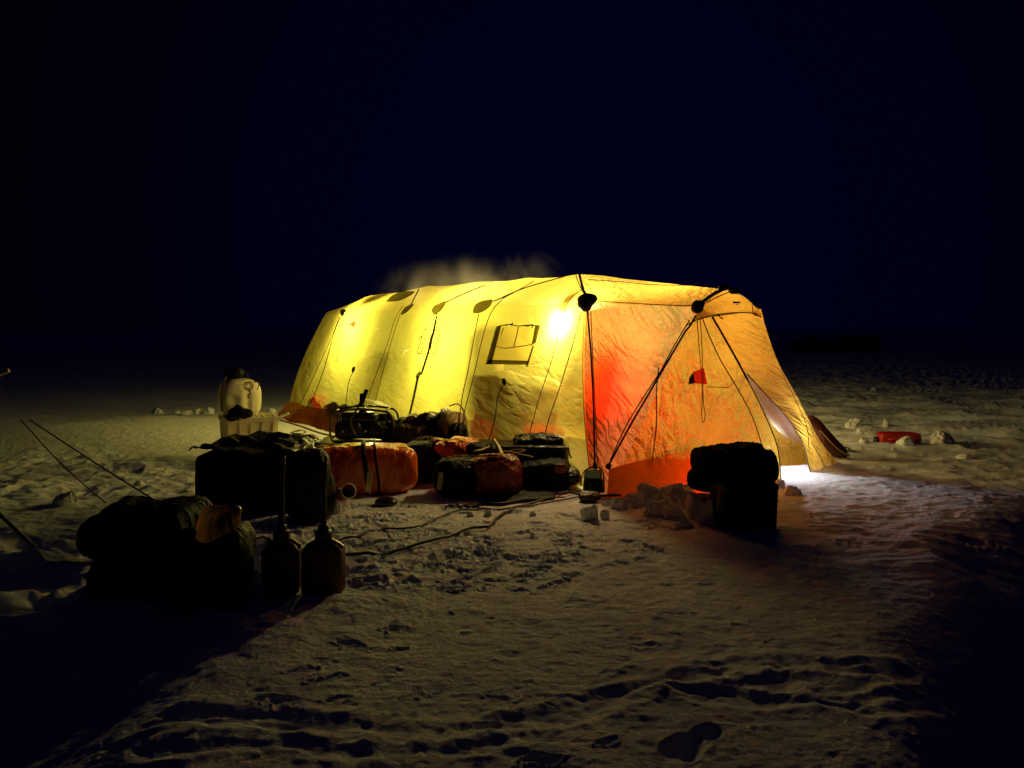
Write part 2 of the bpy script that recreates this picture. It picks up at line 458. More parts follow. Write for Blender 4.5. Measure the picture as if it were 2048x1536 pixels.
def ground(x, y):
    x = np.asarray(x, float); y = np.asarray(y, float)
    r = np.hypot(x, y)
    near = 1 / (1 + (r / 30) ** 2)
    z = .02 * fbm2(x * .35, y * .35, 1, 2) * sstep(4, 9, r) + .10 * fbm2(x * .05, y * .05, 2, 2) * sstep(18, 40, r)
    z += .004 * fbm2(x * 1.6 + .4 * y, y * 2.4, 3, 3) * near
    # small grain and crumbs
    z += .0045 * fbm2(x * 9, y * 9, 6, 3) * near * sstep(14, 8, r)
    z += sstep(8, 5, r) * (.0016 * (1 - 2 * np.abs(noise2(x * 7 + 3 * y, y * 15, 63))) + .0018 * (1 - 2 * np.abs(noise2(x * 16, y * 21, 64))) + .0016 * noise2(x * 45, y * 45, 65))
    cr = 1 - np.abs(noise2(x * 5, y * 11, 8)) * 2
    z += (.0025 + .006 * sstep(5, 8, r)) * np.clip(cr, 0, 1) * near
    # trampled strip
    tr = blob(x, y, 900, 1075, 2.2, .9) + .7 * blob(x, y, 620, 1100, 1.2, .9) + .5 * blob(x, y, 1250, 1030, 1.2, .7)
    tr = np.clip(tr * (.6 + .8 * noise2(x * 1.3, y * 1.3, 14)), 0, 1)
    z += tr * (.007 * (1 - 2 * np.abs(noise2(x * 5.5, y * 6.5, 11))) + .008 * (1 - 2 * np.abs(noise2(x * 13, y * 13, 12))) + .006 * noise2(x * 34, y * 34, 13))
    # churned snow at lower left
    ch = np.clip(blob(x, y, 60, 1160, 1.6, 1.1) * 1.5, 0, 1)
    z += ch * (.11 * fbm2(x * 3.2, y * 3.2, 15, 2) + .03 * fbm2(x * 9, y * 9, 16, 2))
    c2 = np.clip(blob(x, y, 220, 960, 2.4, 1.0) + blob(x, y, 60, 950, 1.6, 1.3), 0, 1)
    z += c2 * (.03 * fbm2(x * 3.5, y * 3.5, 17, 3) + .012 * (1 - 2 * np.abs(noise2(x * 8, y * 8, 18))))
    # soft drift at the left
    z += .20 * blob(x, y, 130, 880, 2.2, 1.3) + .12 * blob(x, y, 330, 850, 1.6, .8)
    # wind ridges right of the tent
    sr = sstep(2.2, 5.0, x) * sstep(9.0, 11.0, y) * (1 - sstep(45, 90, y))
    wx = x * .75 - y * .25; wy = y + .35 * x - .03 * (x - 4) ** 2
    rd = 1 - np.abs(noise2(wx * .55, wy * 2.6, 21)) * 2.2
    rd2 = 1 - np.abs(noise2(wx * 1.3 + 5, wy * 4.6, 22)) * 2.2
    z += sr * (.11 * np.clip(rd, 0, 1) + .06 * np.clip(rd2, 0, 1) + .02 * fbm2(x * 2, y * 3, 24, 2))
    rr_ = sstep(1.4, 3.0, x) * sstep(4.2, 6.0, y) * (1 - sstep(9.5, 11.5, y))
    z += rr_ * (.020 * fbm2(x * 2.2, y * 3.0, 25, 3) + .012 * np.clip(1 - np.abs(noise2(x * 3, y * 8, 26)) * 2, 0, 1))
    far_l = sstep(0, -6, x) * sstep(11, 15, y) * (1 - sstep(45, 90, y))
    z += far_l * (.02 * np.clip(1 - np.abs(noise2(x * .5, y * 1.5, 31)) * 2, 0, 1))
    # ground dropped at lower right behind a soft lip, shaped to fall dark
    lip = (x - 2.25) * .80 - (y - 4.55) * .60 + .18 * noise2(x * 1.2, y * 1.2, 33)
    z -= .75 * sstep(.0, 1.5, lip) * sstep(6.6, 5.2, y - .25 * x) * sstep(1.2, 2.0, x)
    z += .03 * np.exp(-(lip / .35) ** 2) * sstep(6.6, 5.2, y - .25 * x) * sstep(1.2, 2.0, x)
    # ground lowered at the lower left to lengthen the baggage shadow
    hl = -1.20 - x + .15 * noise2(x * 1.5, y * 1.5, 35)
    z -= .36 * sstep(0, 1.5, hl) * sstep(4.35, 3.6, y) * sstep(-9, -4, x)
    # ski/sled tracks across the foreground
    nw = .05 * noise2(x * 3, y * 3, 41) + .02 * noise2(x * 11, y * 11, 42); tv = .55 + .6 * noise2(x * 2.2, y * 2.2, 43)
    for pl, wd, dp in ((track, .05, .021), (track2, .045, .017), (track3, .04, .018)):
        d = seg_dist(x, y, pl) + nw
        z += tv * -dp * np.exp(-(d / wd) ** 2) + np.exp(-(d / (3 * wd)) ** 2) * (.004 * (1 - 2 * np.abs(noise2(x * 8, y * 10, 45))) + .003 * noise2(x * 20, y * 20, 46)) + tv * .45 * dp * np.exp(-((d - 1.9 * wd) / (.7 * wd)) ** 2)
    bl = blob(x, y, 1560, 1360, .75, .35)
    z += bl * .02 * fbm2(x * 4.5, y * 4.5, 44, 2)
    # deep two-lobed boot hole
    for (px, py, a, b, dp) in ((1362, 1497, .085, .095, .050), (1412, 1466, .07, .055, .045), (980, 1452, .06, .04, .03)):
        g = G(px, py); wq = .02 * noise2(x * 16, y * 16, 61); q = ((x - g.x + wq - .5 * (y - g.y)) / a) ** 2 + ((y - g.y + wq) / b) ** 2
        z += -dp * (.7 + .6 * noise2(x * 14, y * 14, 62)) * np.exp(-q ** 1.3) + .007 * np.exp(-((np.sqrt(q) - 1.25) / .22) ** 2)
    for (sx, sy, an, L, dp) in stamps:
        m = (np.abs(x - sx) < L) & (np.abs(y - sy) < L)
        if not np.any(m): continue
        xs = x[m] - sx; ys = y[m] - sy
        wx_ = L * (.20 * noise2(x[m] * 12, y[m] * 12, 51) + .09 * noise2(x[m] * 35, y[m] * 35, 53)); wy_ = L * (.20 * noise2(x[m] * 12, y[m] * 12, 52) + .09 * noise2(x[m] * 35, y[m] * 35, 54)); xs = xs + wx_; ys = ys + wy_
        u = xs * math.cos(an) + ys * math.sin(an); v = -xs * math.sin(an) + ys * math.cos(an)
        wd = L * (.17 + .05 * np.cos(u / L * 5))
        q = (np.abs(u) / (L * .5)) ** 4 + (np.abs(v) / wd) ** 4
        tread = .25 * dp * np.cos(u / .018)
        z[m] += -(dp + tread) * (.75 + .5 * noise2(x[m] * 9, y[m] * 9, 55)) * np.exp(-q ** 2) + .45 * dp * np.exp(-((q ** .25 - 1.22) / .16) ** 2)
    # flat pad where the tent stands
    ax = (x - T0.x) * TD.x + (y - T0.y) * TD.y; aw = (x - T0.x) * TP.x + (y - T0.y) * TP.y
    pad = sstep(-1.4, -.8, ax) * (1 - sstep(9.0, 9.8, ax)) * sstep(-.35, .1, aw) * (1 - sstep(2.5, 3.2, aw))
    z = z * (1 - pad) + pad * (z * .25)
    return z

def gz(x, y): return float(ground(np.array([x]), np.array([y]))[0])

def make_ground():
    th = []
    t = -180.0
    while t < 180.0:
        th.append(t)
        a = abs(t)
        t += .068 if a < 37 else (.5 if a < 60 else 4.0)
    th = np.radians(np.array(th))
    rr = [0.6]
    while rr[-1] < 4000:
        r = rr[-1]
        k = .0085 if r < 2.6 else (.0026 if r < 12 else (.0045 if r < 25 else (.012 if r < 80 else .08)))
        if r < 2.0: k = .05
        rr.append(r * (1 + k))
    rr = np.array(rr)
    R, TH = np.meshgrid(rr, th, indexing='ij')
    X = R * np.sin(TH); Y = R * np.cos(TH)
    Z = ground(X, Y)
    nr, nt = X.shape
    co = np.stack([X, Y, Z], -1).reshape(-1, 3)
    co = np.vstack([co, [[0, 0, float(Z[0].mean())]]])
    i = np.arange(nr - 1)[:, None] * nt; j = np.arange(nt)[None, :]; jn = (j + 1) % nt
    quads = np.stack([i + j, i + nt + j, i + nt + jn, i + jn], -1).reshape(-1, 4)
    tri = np.stack([np.full(nt, nr * nt), np.arange(nt), (np.arange(nt) + 1) % nt], -1)
    me = bpy.data.meshes.new('snow_ground')
    nq, ntr = len(quads), len(tri)
    me.vertices.add(len(co)); me.vertices.foreach_set('co', co.ravel().astype(np.float32))
    me.loops.add(nq * 4 + ntr * 3)
    me.loops.foreach_set('vertex_index', np.concatenate([quads[:, ::-1].ravel(), tri[:, ::-1].ravel()]).astype(np.int32))
    me.polygons.add(nq + ntr)
    me.polygons.foreach_set('loop_start', np.concatenate([np.arange(nq) * 4, nq * 4 + np.arange(ntr) * 3]).astype(np.int32))
    me.polygons.foreach_set('use_smooth', np.ones(nq + ntr, bool))
    me.update(calc_edges=True); me.validate()
    if me.polygons[100].normal.z < 0: me.flip_normals()
    me.materials.append(M['snow'])
    o = bpy.data.objects.new('snow_ground', me); link(o)
    o['kind'] = 'structure'
    return o
make_ground()

# ------------------------------------------------------------------ tent
tent = empty('tunnel_tent', TW(3.5, 1.2, 0), 'long glowing yellow and orange tunnel tent with its right door flap hanging open', 'tent')
SV, SF = [], []          # all cloth surfaces, for laying ropes and patches on them
def panel(name, grid, mat, amp=.012, sc_=3.0, seed=0, bulge=0.0, reg=True, parent=None):
    """grid[i][j] of points -> one cloth panel; creased, edges kept in place"""
    g = np.array([[tuple(p) for p in row] for row in grid])
    n0, n1 = g.shape[:2]
    du = np.gradient(g, axis=0); dv = np.gradient(g, axis=1)
    N = np.cross(du, dv); N /= np.linalg.norm(N, axis=2)[..., None] + 1e-9
    toC = np.array([0, 0, CH]) - g
    cc = np.array(TW(3, 1.2, .9)); out = g - cc
    sgn = np.sign((N * out).sum(2).mean()) or 1
    N *= sgn
    u = np.linspace(0, 1, n0)[:, None]; v = np.linspace(0, 1, n1)[None, :]
    mask = np.clip(np.minimum(np.minimum(u, 1 - u), np.minimum(v, 1 - v)) * 8, 0, 1)
    d = amp * (noise3(g * sc_, seed) + .5 * noise3(g * sc_ * 2.3, seed + 3)) * mask + bulge * np.sin(np.pi * u) * np.sin(np.pi * v)
    g = g + N * d[..., None]
    vs = g.reshape(-1, 3).tolist()
    fs = [(i * n1 + j, (i + 1) * n1 + j, (i + 1) * n1 + j + 1, i * n1 + j + 1) for i in range(n0 - 1) for j in range(n1 - 1)]
    o = mesh_obj(name, vs, fs, mat, tent if parent is None else parent)
    L0 = np.zeros((n0, n1)); L1 = np.zeros((n0, n1))
    L0[1:] = np.cumsum(np.linalg.norm(np.diff(g, axis=0), axis=2), axis=0); L1[:, 1:] = np.cumsum(np.linalg.norm(np.diff(g, axis=1), axis=2), axis=1)
    UV = np.stack([L0 + seed * 3.7, L1 + seed * 1.9], -1).reshape(-1, 2)
    ul = o.data.uv_layers.new(name='UVMap')
    ul.data.foreach_set('uv', UV[np.array(fs).ravel()].astype(np.float32).ravel())
    if reg:
        k = len(SV); SV.extend(vs); SF.extend([tuple(q + k for q in f) for f in fs])
    return o

def coons(top, bot, left, right, nu=40, nv=40):
    """top/bot run left->right, left/right run top->bottom"""
    T = catmull(top, nu); B = catmull(bot, nu); L = catmull(left, nv); R = catmull(right, nv)
    g = []
    for i in range(nu + 1):
        u = i / nu; row = []
        for j in range(nv + 1):
            v = j / nv
            s = T[i] * (1 - v) + B[i] * v + L[j] * (1 - u) + R[j] * u
            s = s - (T[0] * (1 - u) * (1 - v) + T[-1] * u * (1 - v) + B[0] * (1 - u) * v + B[-1] * u * v)
            row.append(s)
        g.append(row)
    return g

#            base t,  w     hub t,  w,   z      ridge t, w, z
ST = [((0.00, 0.00), (0.49, .33, 1.95), (1.58, 1.20, 2.36)),
      ((2.53, 0.00), (2.35, .28, 1.95), (2.60, 1.20, 2.37)),
      ((4.08, 0.00), (3.22, .16, 1.94), (3.80, 1.20, 2.38)),
      ((5.04, 0.00), (4.45, .32, 1.95), (5.30, 1.20, 2.38)),
      ((7.70, 0.00), (6.60, .30, 1.95), (7.00, 1.20, 2.29)),
      ((8.60, 0.05), (8.90, .90, 1.90), (9.05, 1.20, 1.95))]
def mir(w): return 2.4 - w
NB, NW, NR = 26, 40, 26
def wall_pt(sa, sb, s, v, side):
    (b0, h0, _), (b1, h1, _) = sa, sb
    def prof(b, h):
        w = b[1] + (h[1] - b[1]) * (v ** 1.25); t = b[0] + (h[0] - b[0]) * v
        return t, w - .05 * math.sin(math.pi * v), h[2] * v - .06 * max(0, 1 - v * 12)
    a = prof(b0, h0); b = prof(b1, h1)
    t = a[0] * (1 - s) + b[0] * s; w = a[1] * (1 - s) + b[1] * s; z = a[2] * (1 - s) + b[2] * s
    w += .07 * math.sin(math.pi * s) * (1 - .3 * v)
    return TW(t, w if side == 0 else mir(w), z)
def roof_pt(sa, sb, s, v, side):
    (_, h0, r0), (_, h1, r1) = sa, sb
    a = [h0[k] + (r0[k] - h0[k]) * v for k in range(3)]; b = [h1[k] + (r1[k] - h1[k]) * v for k in range(3)]
    bl = .10 * math.sin(math.pi * v)
    t, w, z = [a[k] * (1 - s) + b[k] * s for k in range(3)]
    z += bl - .025 * math.sin(math.pi * s) * v
    w += .05 * math.sin(math.pi * s) * (1 - v) * 0 + .07 * math.sin(math.pi * s) * .7 * (1 - v)
    return TW(t, w if side == 0 else mir(w), z)
for k in range(5):
    for side in (0, 1):
        sa, sb = ST[k], ST[k + 1]
        if side and 0: continue
        panel('side_wall', [[wall_pt(sa, sb, i / NB, j / NW, side) for j in range(NW + 1)] for i in range(NB + 1)], M['fab_far' if side else 'fab_side'], .012, 4, k + side * 9)
        panel('roof_panel', [[roof_pt(sa, sb, i / NB, j / NR, side) for j in range(NR + 1)] for i in range(NB + 1)], M['fab_roof'], .007, 4, k + 20 + side * 9)
# far end wall
(bb, hh, rr5) = ST[5]
def _redge(side): return [roof_pt(ST[4], ST[5], 1, v / 6, side) for v in range(7)]
_wl = [wall_pt(ST[4], ST[5], 1, 1 - j / 10, 0) for j in range(11)]; _wr = [wall_pt(ST[4], ST[5], 1, 1 - j / 10, 1) for j in range(11)]
panel('end_wall', coons(_redge(0) + _redge(1)[::-1][1:], [_wl[-1], TW(9.3, 1.2, -.06), _wr[-1]], _wl, _wr, 36, 24), M['fab_side'])
# front bay
HA = TW(*ST[0][1]); HA2 = TW(ST[0][1][0], mir(ST[0][1][1]), ST[0][1][2]); RA = TW(*ST[0][2])
BA = TW(0, 0, 0); BA2 = TW(0, 2.4, 0)
H2 = P(1395, 615, 7.56); TT = P(1452, 579, 7.96); H3 = P(1522, 618, 8.22)
BF = P(1216, 992, 7.70)
def roof_edge(a, b, up=.1):  # same curved line as the roof bays end on
    return [a.lerp(b, v) + Vector((0, 0, up * math.sin(math.pi * v))) for v in (0, .25, .5, .75, 1)]
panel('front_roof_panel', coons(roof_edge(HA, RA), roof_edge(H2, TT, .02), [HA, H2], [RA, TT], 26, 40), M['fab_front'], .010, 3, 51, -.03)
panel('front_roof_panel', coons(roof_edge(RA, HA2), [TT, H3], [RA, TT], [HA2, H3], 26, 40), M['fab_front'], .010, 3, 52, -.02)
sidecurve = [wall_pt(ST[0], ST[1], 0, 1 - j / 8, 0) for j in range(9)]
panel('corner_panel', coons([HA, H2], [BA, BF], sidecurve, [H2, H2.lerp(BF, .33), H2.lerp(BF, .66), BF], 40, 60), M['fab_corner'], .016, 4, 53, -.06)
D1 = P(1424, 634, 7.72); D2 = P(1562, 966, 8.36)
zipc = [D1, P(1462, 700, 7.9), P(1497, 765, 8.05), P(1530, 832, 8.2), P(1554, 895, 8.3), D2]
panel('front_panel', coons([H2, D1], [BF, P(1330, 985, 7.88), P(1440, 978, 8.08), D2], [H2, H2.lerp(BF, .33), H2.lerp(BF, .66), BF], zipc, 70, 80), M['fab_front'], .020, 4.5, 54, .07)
FL = [D1, P(1462, 700, 7.9), P(1494, 748, 8.05), P(1532, 790, 8.3), P(1572, 834, 8.55), P(1604, 885, 8.78), P(1620, 944, 8.93)]
FR = [H3, P(1533, 660, 8.28), P(1558, 728, 8.5), P(1600, 803, 8.8), P(1638, 878, 9.12), P(1676, 926, 9.45)]
FB = [FL[-1], P(1640, 945, 9.05), P(1652, 938, 9.2), P(1676, 926, 9.45)]
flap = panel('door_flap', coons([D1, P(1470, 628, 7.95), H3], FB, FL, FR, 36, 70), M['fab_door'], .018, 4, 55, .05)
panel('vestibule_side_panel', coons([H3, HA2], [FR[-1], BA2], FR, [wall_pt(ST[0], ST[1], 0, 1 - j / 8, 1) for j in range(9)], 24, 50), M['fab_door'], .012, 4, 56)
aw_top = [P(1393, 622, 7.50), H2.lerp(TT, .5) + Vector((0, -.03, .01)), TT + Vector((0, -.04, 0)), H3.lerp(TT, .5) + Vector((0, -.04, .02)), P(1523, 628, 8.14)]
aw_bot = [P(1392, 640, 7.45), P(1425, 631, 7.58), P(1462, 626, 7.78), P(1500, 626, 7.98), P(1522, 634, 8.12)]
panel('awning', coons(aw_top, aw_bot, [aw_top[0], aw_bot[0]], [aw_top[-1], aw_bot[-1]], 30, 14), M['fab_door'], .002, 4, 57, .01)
panel('door_liner', coons([P(1478, 722, 8.3), P(1540, 722, 8.8)], [P(1545, 850, 8.95), P(1575, 876, 9.0), P(1622, 892, 9.1)],
                          [P(1478, 722, 8.3), P(1510, 790, 8.6), P(1545, 850, 8.95)], [P(1540, 722, 8.8), P(1585, 800, 8.95), P(1622, 892, 9.1)], 20, 24), M['liner'], .01, 3, 58, 0, False)

_ct = []
for i in range(21):
    row = []
    for j in range(31):
        v = j / 30 * .66
        if v < .7:
            a = wall_pt(ST[0], ST[1], 0, v / .7, 0); b = wall_pt(ST[0], ST[1], 0, v / .7, 1)
        else:
            a = roof_pt(ST[0], ST[1], 0, (v - .7) / .3, 0); b = roof_pt(ST[0], ST[1], 0, (v - .7) / .3, 1)
        row.append(a.lerp(b, -.006 + 1.012 * i / 20) + TD * .02)
    _ct.append(row)
panel('added_curtain', _ct, M['curtain'], .02, 3, 70, 0, False)  # unseen curtain added to keep yellow lamp light off the front
panel('added_floor_sheet', [[TW(.15 + 8.2 * i / 20, .12 + 2.15 * j / 6, .05) for j in range(7)] for i in range(21)], M['gsheet'], .004, 2, 71, 0, False)  # dark sheet added to dim the bright floor seen through the wall
bvh = BVHTree.FromPolygons(SV, SF)
CAMV = Vector((0, 0, CH))
def surf(px, py, off=.006):
    d = P(px, py, 1.0) - CAMV; d.normalize()
    h, nn, i, dist = bvh.ray_cast(CAMV, d)
    if h is None: return None
    if nn.dot(d) > 0: nn = -nn
    return h + nn * off
def surf_in(px, py, off):
    for k in range(60):
        d = (P(px, py - k, 1.0) - CAMV).normalized()
        h, nn, i, dist = bvh.ray_cast(CAMV, d)
        if h is not None: break
    if nn.dot(d) > 0: nn = -nn
    return h - nn * off

def line_on(name, pix, r, mat, n=26, off=None, parent=tent):
    q = catmull([Vector((a, b, 0)) for a, b in pix], n)
    pts = [surf(p.x, p.y, (r if off is None else off)) for p in q]
    pts = [p for p in pts if p is not None]
    # drop points that jump to another layer
    out = [pts[0]]
    for p in pts[1:]:
        if abs(p.y - out[-1].y) < .9: out.append(p)
    return tube(name, out, r, mat, parent, 6)

def patch_on(name, quad, mat, nu=8, nv=8, off=.008, parent=tent, edge=None):
    a, b, c, d = [Vector((q[0], q[1], 0)) for q in quad]   # tl tr br bl
    g = []
    for i in range(nu + 1):
        row = []
        for j in range(nv + 1):
            u, v = i / nu, j / nv
            p = (a * (1 - u) + b * u) * (1 - v) + (d * (1 - u) + c * u) * v
            q = None
            for k in range(0, 60, 2):
                q = surf(p.x, p.y - k, off)
                if q is not None: break
            if q is None: q = surf(p.x + 3, p.y + 3, off)
            row.append(q)
        g.append(row)
    vs = [p for row in g for p in row]; n1 = nv + 1
    fs = [(i * n1 + j, (i + 1) * n1 + j, (i + 1) * n1 + j + 1, i * n1 + j + 1) for i in range(nu) for j in range(nv)]
    return mesh_obj(name, vs, fs, mat, parent)

def blob_on(name, outline, mat, off=.01, thick=.02, parent=tent, rings=5):
    """leaf or round shaped pocket sewn on the cloth, padded in the middle"""
    cx = sum(p[0] for p in outline) / len(outline); cy = sum(p[1] for p in outline) / len(outline)
    o = catmull([Vector((a, b, 0)) for a, b in outline + outline[:1]], 28)[:-1]
    vs = [surf(cx, cy, off + thick)]; fs = []
    n = len(o)
    for k in range(1, rings + 1):
        f = k / rings
        for p in o:
            q = surf(cx + (p.x - cx) * f, cy + (p.y - cy) * f, off + thick * math.sqrt(max(0, 1 - f * f)))
            vs.append(q if q is not None else vs[-1])
    for j in range(n): fs.append((0, 1 + j, 1 + (j + 1) % n))
    for k in range(rings - 1):
        for j in range(n):
            a = 1 + k * n + j; b = 1 + k * n + (j + 1) % n
            fs.append((a, a + n, b + n, b))
    return mesh_obj(name, vs, fs, mat, parent)

# poles in their sleeves (dark), laid on the cloth
line_on('pole', [(1176, 622), (1182, 700), (1187, 800), (1190, 928)], .010, M['pole'])
line_on('pole', [(1160, 552), (1166, 575), (1172, 592)], .016, M['pole'], 10)
line_on('cord', [(1152, 552), (1161, 574), (1170, 592)], .007, M['seam'], 10)
line_on('pole', [(1391, 630), (1345, 709), (1300, 786), (1258, 858), (1219, 930)], .010, M['pole'], 40)
tube('pole', [H2 + Vector((.01, -.02, .03)), H2.lerp(TT, .5) + Vector((0, -.04, .04)), TT + Vector((0, -.03, .015))], .017, M['pole'], tent)
line_on('cord', [(1462, 583), (1440, 592), (1412, 606)], .006, M['seam'], 14)
line_on('pole', [(876, 628), (862, 690), (846, 742), (842, 748)], .014, M['olive'])
line_on('pole', [(838, 752), (830, 790), (821, 828), (814, 848)], .016, M['pole'])
blob_on('pole_sleeve_end', [(842, 740), (841, 752), (834, 760), (834, 750)], M['olive'], .012, .012)
# seams and hanging cords on the long side
for pix, r, mt in [([(958, 628), (948, 680), (936, 745), (926, 790), (918, 850)], .006, 'seam'),
                   ([(1012, 592), (985, 622), (968, 668), (946, 760), (934, 805), (926, 838)], .006, 'seam'),
                   ([(1068, 563), (1030, 585), (1006, 598)], .006, 'seam2'),
                   ([(987, 604), (1050, 577), (1130, 554)], .008, 'seam'),
                   ([(892, 606), (930, 588), (970, 572)], .010, 'seam'),
                   ([(822, 612), (830, 596), (838, 580)], .010, 'seam'),
                   ([(1166, 578), (1140, 600), (1124, 640), (1104, 720), (1078, 800), (1056, 880)], .005, 'seam2'),
                   ([(1164, 624), (1146, 690), (1122, 770), (1098, 840), (1088, 884)], .006, 'seam2'),
                   ([(801, 628), (786, 675), (770, 730), (752, 800)], .006, 'seam2'),
                   ([(806, 612), (790, 640), (775, 690), (748, 762), (738, 795)], .006, 'seam2'),
                   ([(680, 634), (662, 680), (632, 745), (605, 800), (588, 824)], .007, 'seam'),
                   ([(682, 634), (668, 670), (648, 740), (625, 800), (608, 830)], .007, 'seam'),
                   ([(738, 600), (716, 615), (700, 638)], .004, 'seam2'),
                   ([(690, 660), (682, 690), (672, 725)], .005, 'seam2'),
                   ([(706, 745), (698, 765), (694, 792), (692, 812)], .006, 'pole'),
                   ([(1006, 772), (996, 795), (990, 840), (978, 882)], .007, 'pole'),
                   ([(1176, 560), (1240, 564), (1300, 570), (1380, 572), (1438, 576)], .005, 'seam2'),
                   ([(1196, 603), (1260, 607), (1330, 611), (1384, 612)], .005, 'seam')]:
    line_on('cord', pix, r, M[mt])
# cords and seams on the front
for pix, r, mt in [([(1380, 640), (1350, 690), (1322, 742), (1292, 788), (1254, 850), (1221, 920)], .006, 'seam'),
                   ([(1318, 735), (1313, 790), (1312, 850), (1305, 910), (1298, 964)], .006, 'seam'),
                   ([(1394, 640), (1398, 700), (1402, 740), (1404, 800), (1402, 828)], .004, 'seam'),
                   ([(1400, 636), (1403, 690), (1405, 740), (1406, 800), (1410, 830), (1406, 846), (1402, 828)], .004, 'seam'),
                   ([(1404, 636), (1415, 665), (1440, 720), (1470, 770), (1500, 825), (1520, 880), (1530, 920)], .006, 'seam'),
                   ([(1182, 622), (1186, 720), (1190, 800), (1195, 926)], .005, 'seam')]:
    line_on('cord', pix, r, M[mt])
tube('door_zip', [p + Vector((0, -.015, 0)) for p in catmull(zipc[:3] + zipc[3:], 40)], [.011 if i < 16 else .006 for i in range(41)], M['pole'], tent)
tube('flap_hem', [p + Vector((0, -.012, 0)) for p in catmull(FL[2:], 30)], .007, M['seam'], tent)
tube('awning_edge', [p + Vector((0, -.008, 0)) for p in catmull(aw_bot, 20)], .006, M['seam'], tent)
tube('awning_edge', catmull([P(1392, 640, 7.43), P(1378, 648, 7.40), P(1371, 652, 7.42)], 8), .006, M['seam'], tent)
tube('zip_pull', catmull([P(1434, 628, 7.58), P(1440, 634, 7.55), P(1446, 638, 7.55)], 8), .007, M['pole'], tent)
tube('cord', catmull([P(1507, 602, 8.0), P(1505, 618, 7.95), P(1507, 628, 7.94), P(1514, 632, 8.0), P(1512, 627, 8.02), P(1506, 625, 7.98)], 20), .004, M['seam'], tent)
line_on('cord', [(1562, 742), (1590, 800), (1612, 850), (1618, 900)], .004, M['seam2'])
line_on('cord', [(1622, 885), (1640, 915), (1650, 938)], .005, M['seam2'])
tube('flap_hem', catmull([p + Vector((0, -.01, 0)) for p in FB], 16), .006, M['seam'], tent)
# hub pockets
blob_on('hub_pocket', [(1155, 600), (1164, 592), (1176, 589), (1192, 592), (1195, 602), (1186, 612), (1180, 622), (1168, 624), (1157, 616)], M['pole'], .01, .05)
blob_on('hub_pocket', [(946, 626), (950, 612), (962, 604), (976, 601), (986, 601), (982, 612), (972, 621), (958, 627)], M['olive'])
blob_on('hub_pocket', [(864, 622), (868, 614), (880, 608), (892, 603), (890, 612), (880, 624), (870, 630)], M['olive'])
blob_on('hub_pocket', [(802, 628), (808, 619), (818, 612), (828, 609), (824, 616), (814, 625), (806, 630)], M['olive'])
soft('hub_pocket', P(687, 633, 13.35) , (.13, .1, .14), M['pole'], tent, p=2.5, n=8, na=.015, ns=9)
soft('hub_pocket', H2 + Vector((0, -.03, -.05)), (.12, .10, .11), M['pole'], tent, p=3, n=8, na=.014, ns=14, seed=3)
soft('hub_pocket', TT + Vector((-.03, -.02, -.02)), (.11, .12, .07), M['pole'], tent, p=3, n=8, na=.014, ns=14, seed=4)
soft('hub_pocket', TT + Vector((.08, -.03, -.045)), (.13, .10, .055), M['pole'], tent, p=3, n=8, na=.014, ns=14, seed=6)
blob_on('roof_vent', [(772, 604), (786, 591), (806, 582), (812, 583), (830, 584), (818, 594), (800, 602), (785, 604)], M['olive'], .008, .01)
# toggles
blob_on('toggle', [(1005, 757), (1011, 757), (1014, 764), (1010, 772), (1006, 768)], M['pole'], .008, .02)
blob_on('toggle', [(707, 734), (711, 734), (710, 742), (706, 746), (705, 741)], M['pole'], .008, .02)
soft('buckle', surf(1190, 937, .0), (.045, .03, .06), M['blackpl'], tent, p=6, n=4, na=0)
soft('buckle', P(1214, 938, 7.6), (.05, .03, .06), M['blackpl'], tent, p=6, n=4, na=0, roll=.5)
# window in the side
wroot = patch_on('window', [(997, 653), (1080, 653), (1066, 725), (978, 722)], M['olive_lt'], 14, 14, .010)
win_bars = [[(994, 653), (1004, 653), (985, 729), (973, 729)], [(1072, 653), (1082, 653), (1074, 686), (1065, 691)], [(1067, 692), (1070, 692), (1058, 733), (1053, 735)],
            [(978, 720), (1060, 722), (1058, 730), (975, 729)]]
for q in win_bars: patch_on('window_frame', q, M['olive'], 8, 8, .016, wroot)
line_on('window_cord', [(999, 653), (1020, 650), (1040, 653), (1060, 651), (1081, 653)], .006, M['pole'], 20, .02, wroot)
line_on('window_cord', [(1014, 653), (1018, 650), (1026, 649), (1028, 646), (1026, 654)], .006, M['pole'], 12, .02, wroot)
line_on('window_cord', [(1048, 651), (1056, 653), (1068, 650), (1066, 657)], .006, M['pole'], 12, .02, wroot)
line_on('window_fold', [(1039, 655), (1035, 675), (1029, 695)], .006, M['olive'], 12, .018, wroot)
line_on('window_fold', [(1010, 656), (1007, 662), (1005, 670)], .005, M['olive'], 8, .018, wroot)
line_on('window_fold', [(988, 691), (1010, 697), (1030, 695), (1066, 690)], .005, M['seam2'], 16, .018, wroot)
# number sewn on the side: "10"
line_on('number', [(838, 679), (846, 670), (850, 660), (854, 659), (850, 680), (844, 705), (842, 707)], .0065, M['emb'], 26)
line_on('number', [(842, 707), (836, 706), (840, 690), (845, 672), (838, 679)], .0065, M['emb'], 20)
line_on('number', [(872, 659), (878, 659), (880, 668), (877, 688), (872, 703), (864, 708), (858, 704), (859, 690), (863, 672), (872, 659)], .0065, M['emb'], 40)
line_on('number', [(872, 664), (876, 670), (873, 688), (867, 701), (862, 700), (864, 686), (867, 672), (872, 664)], .005, M['emb'], 32)
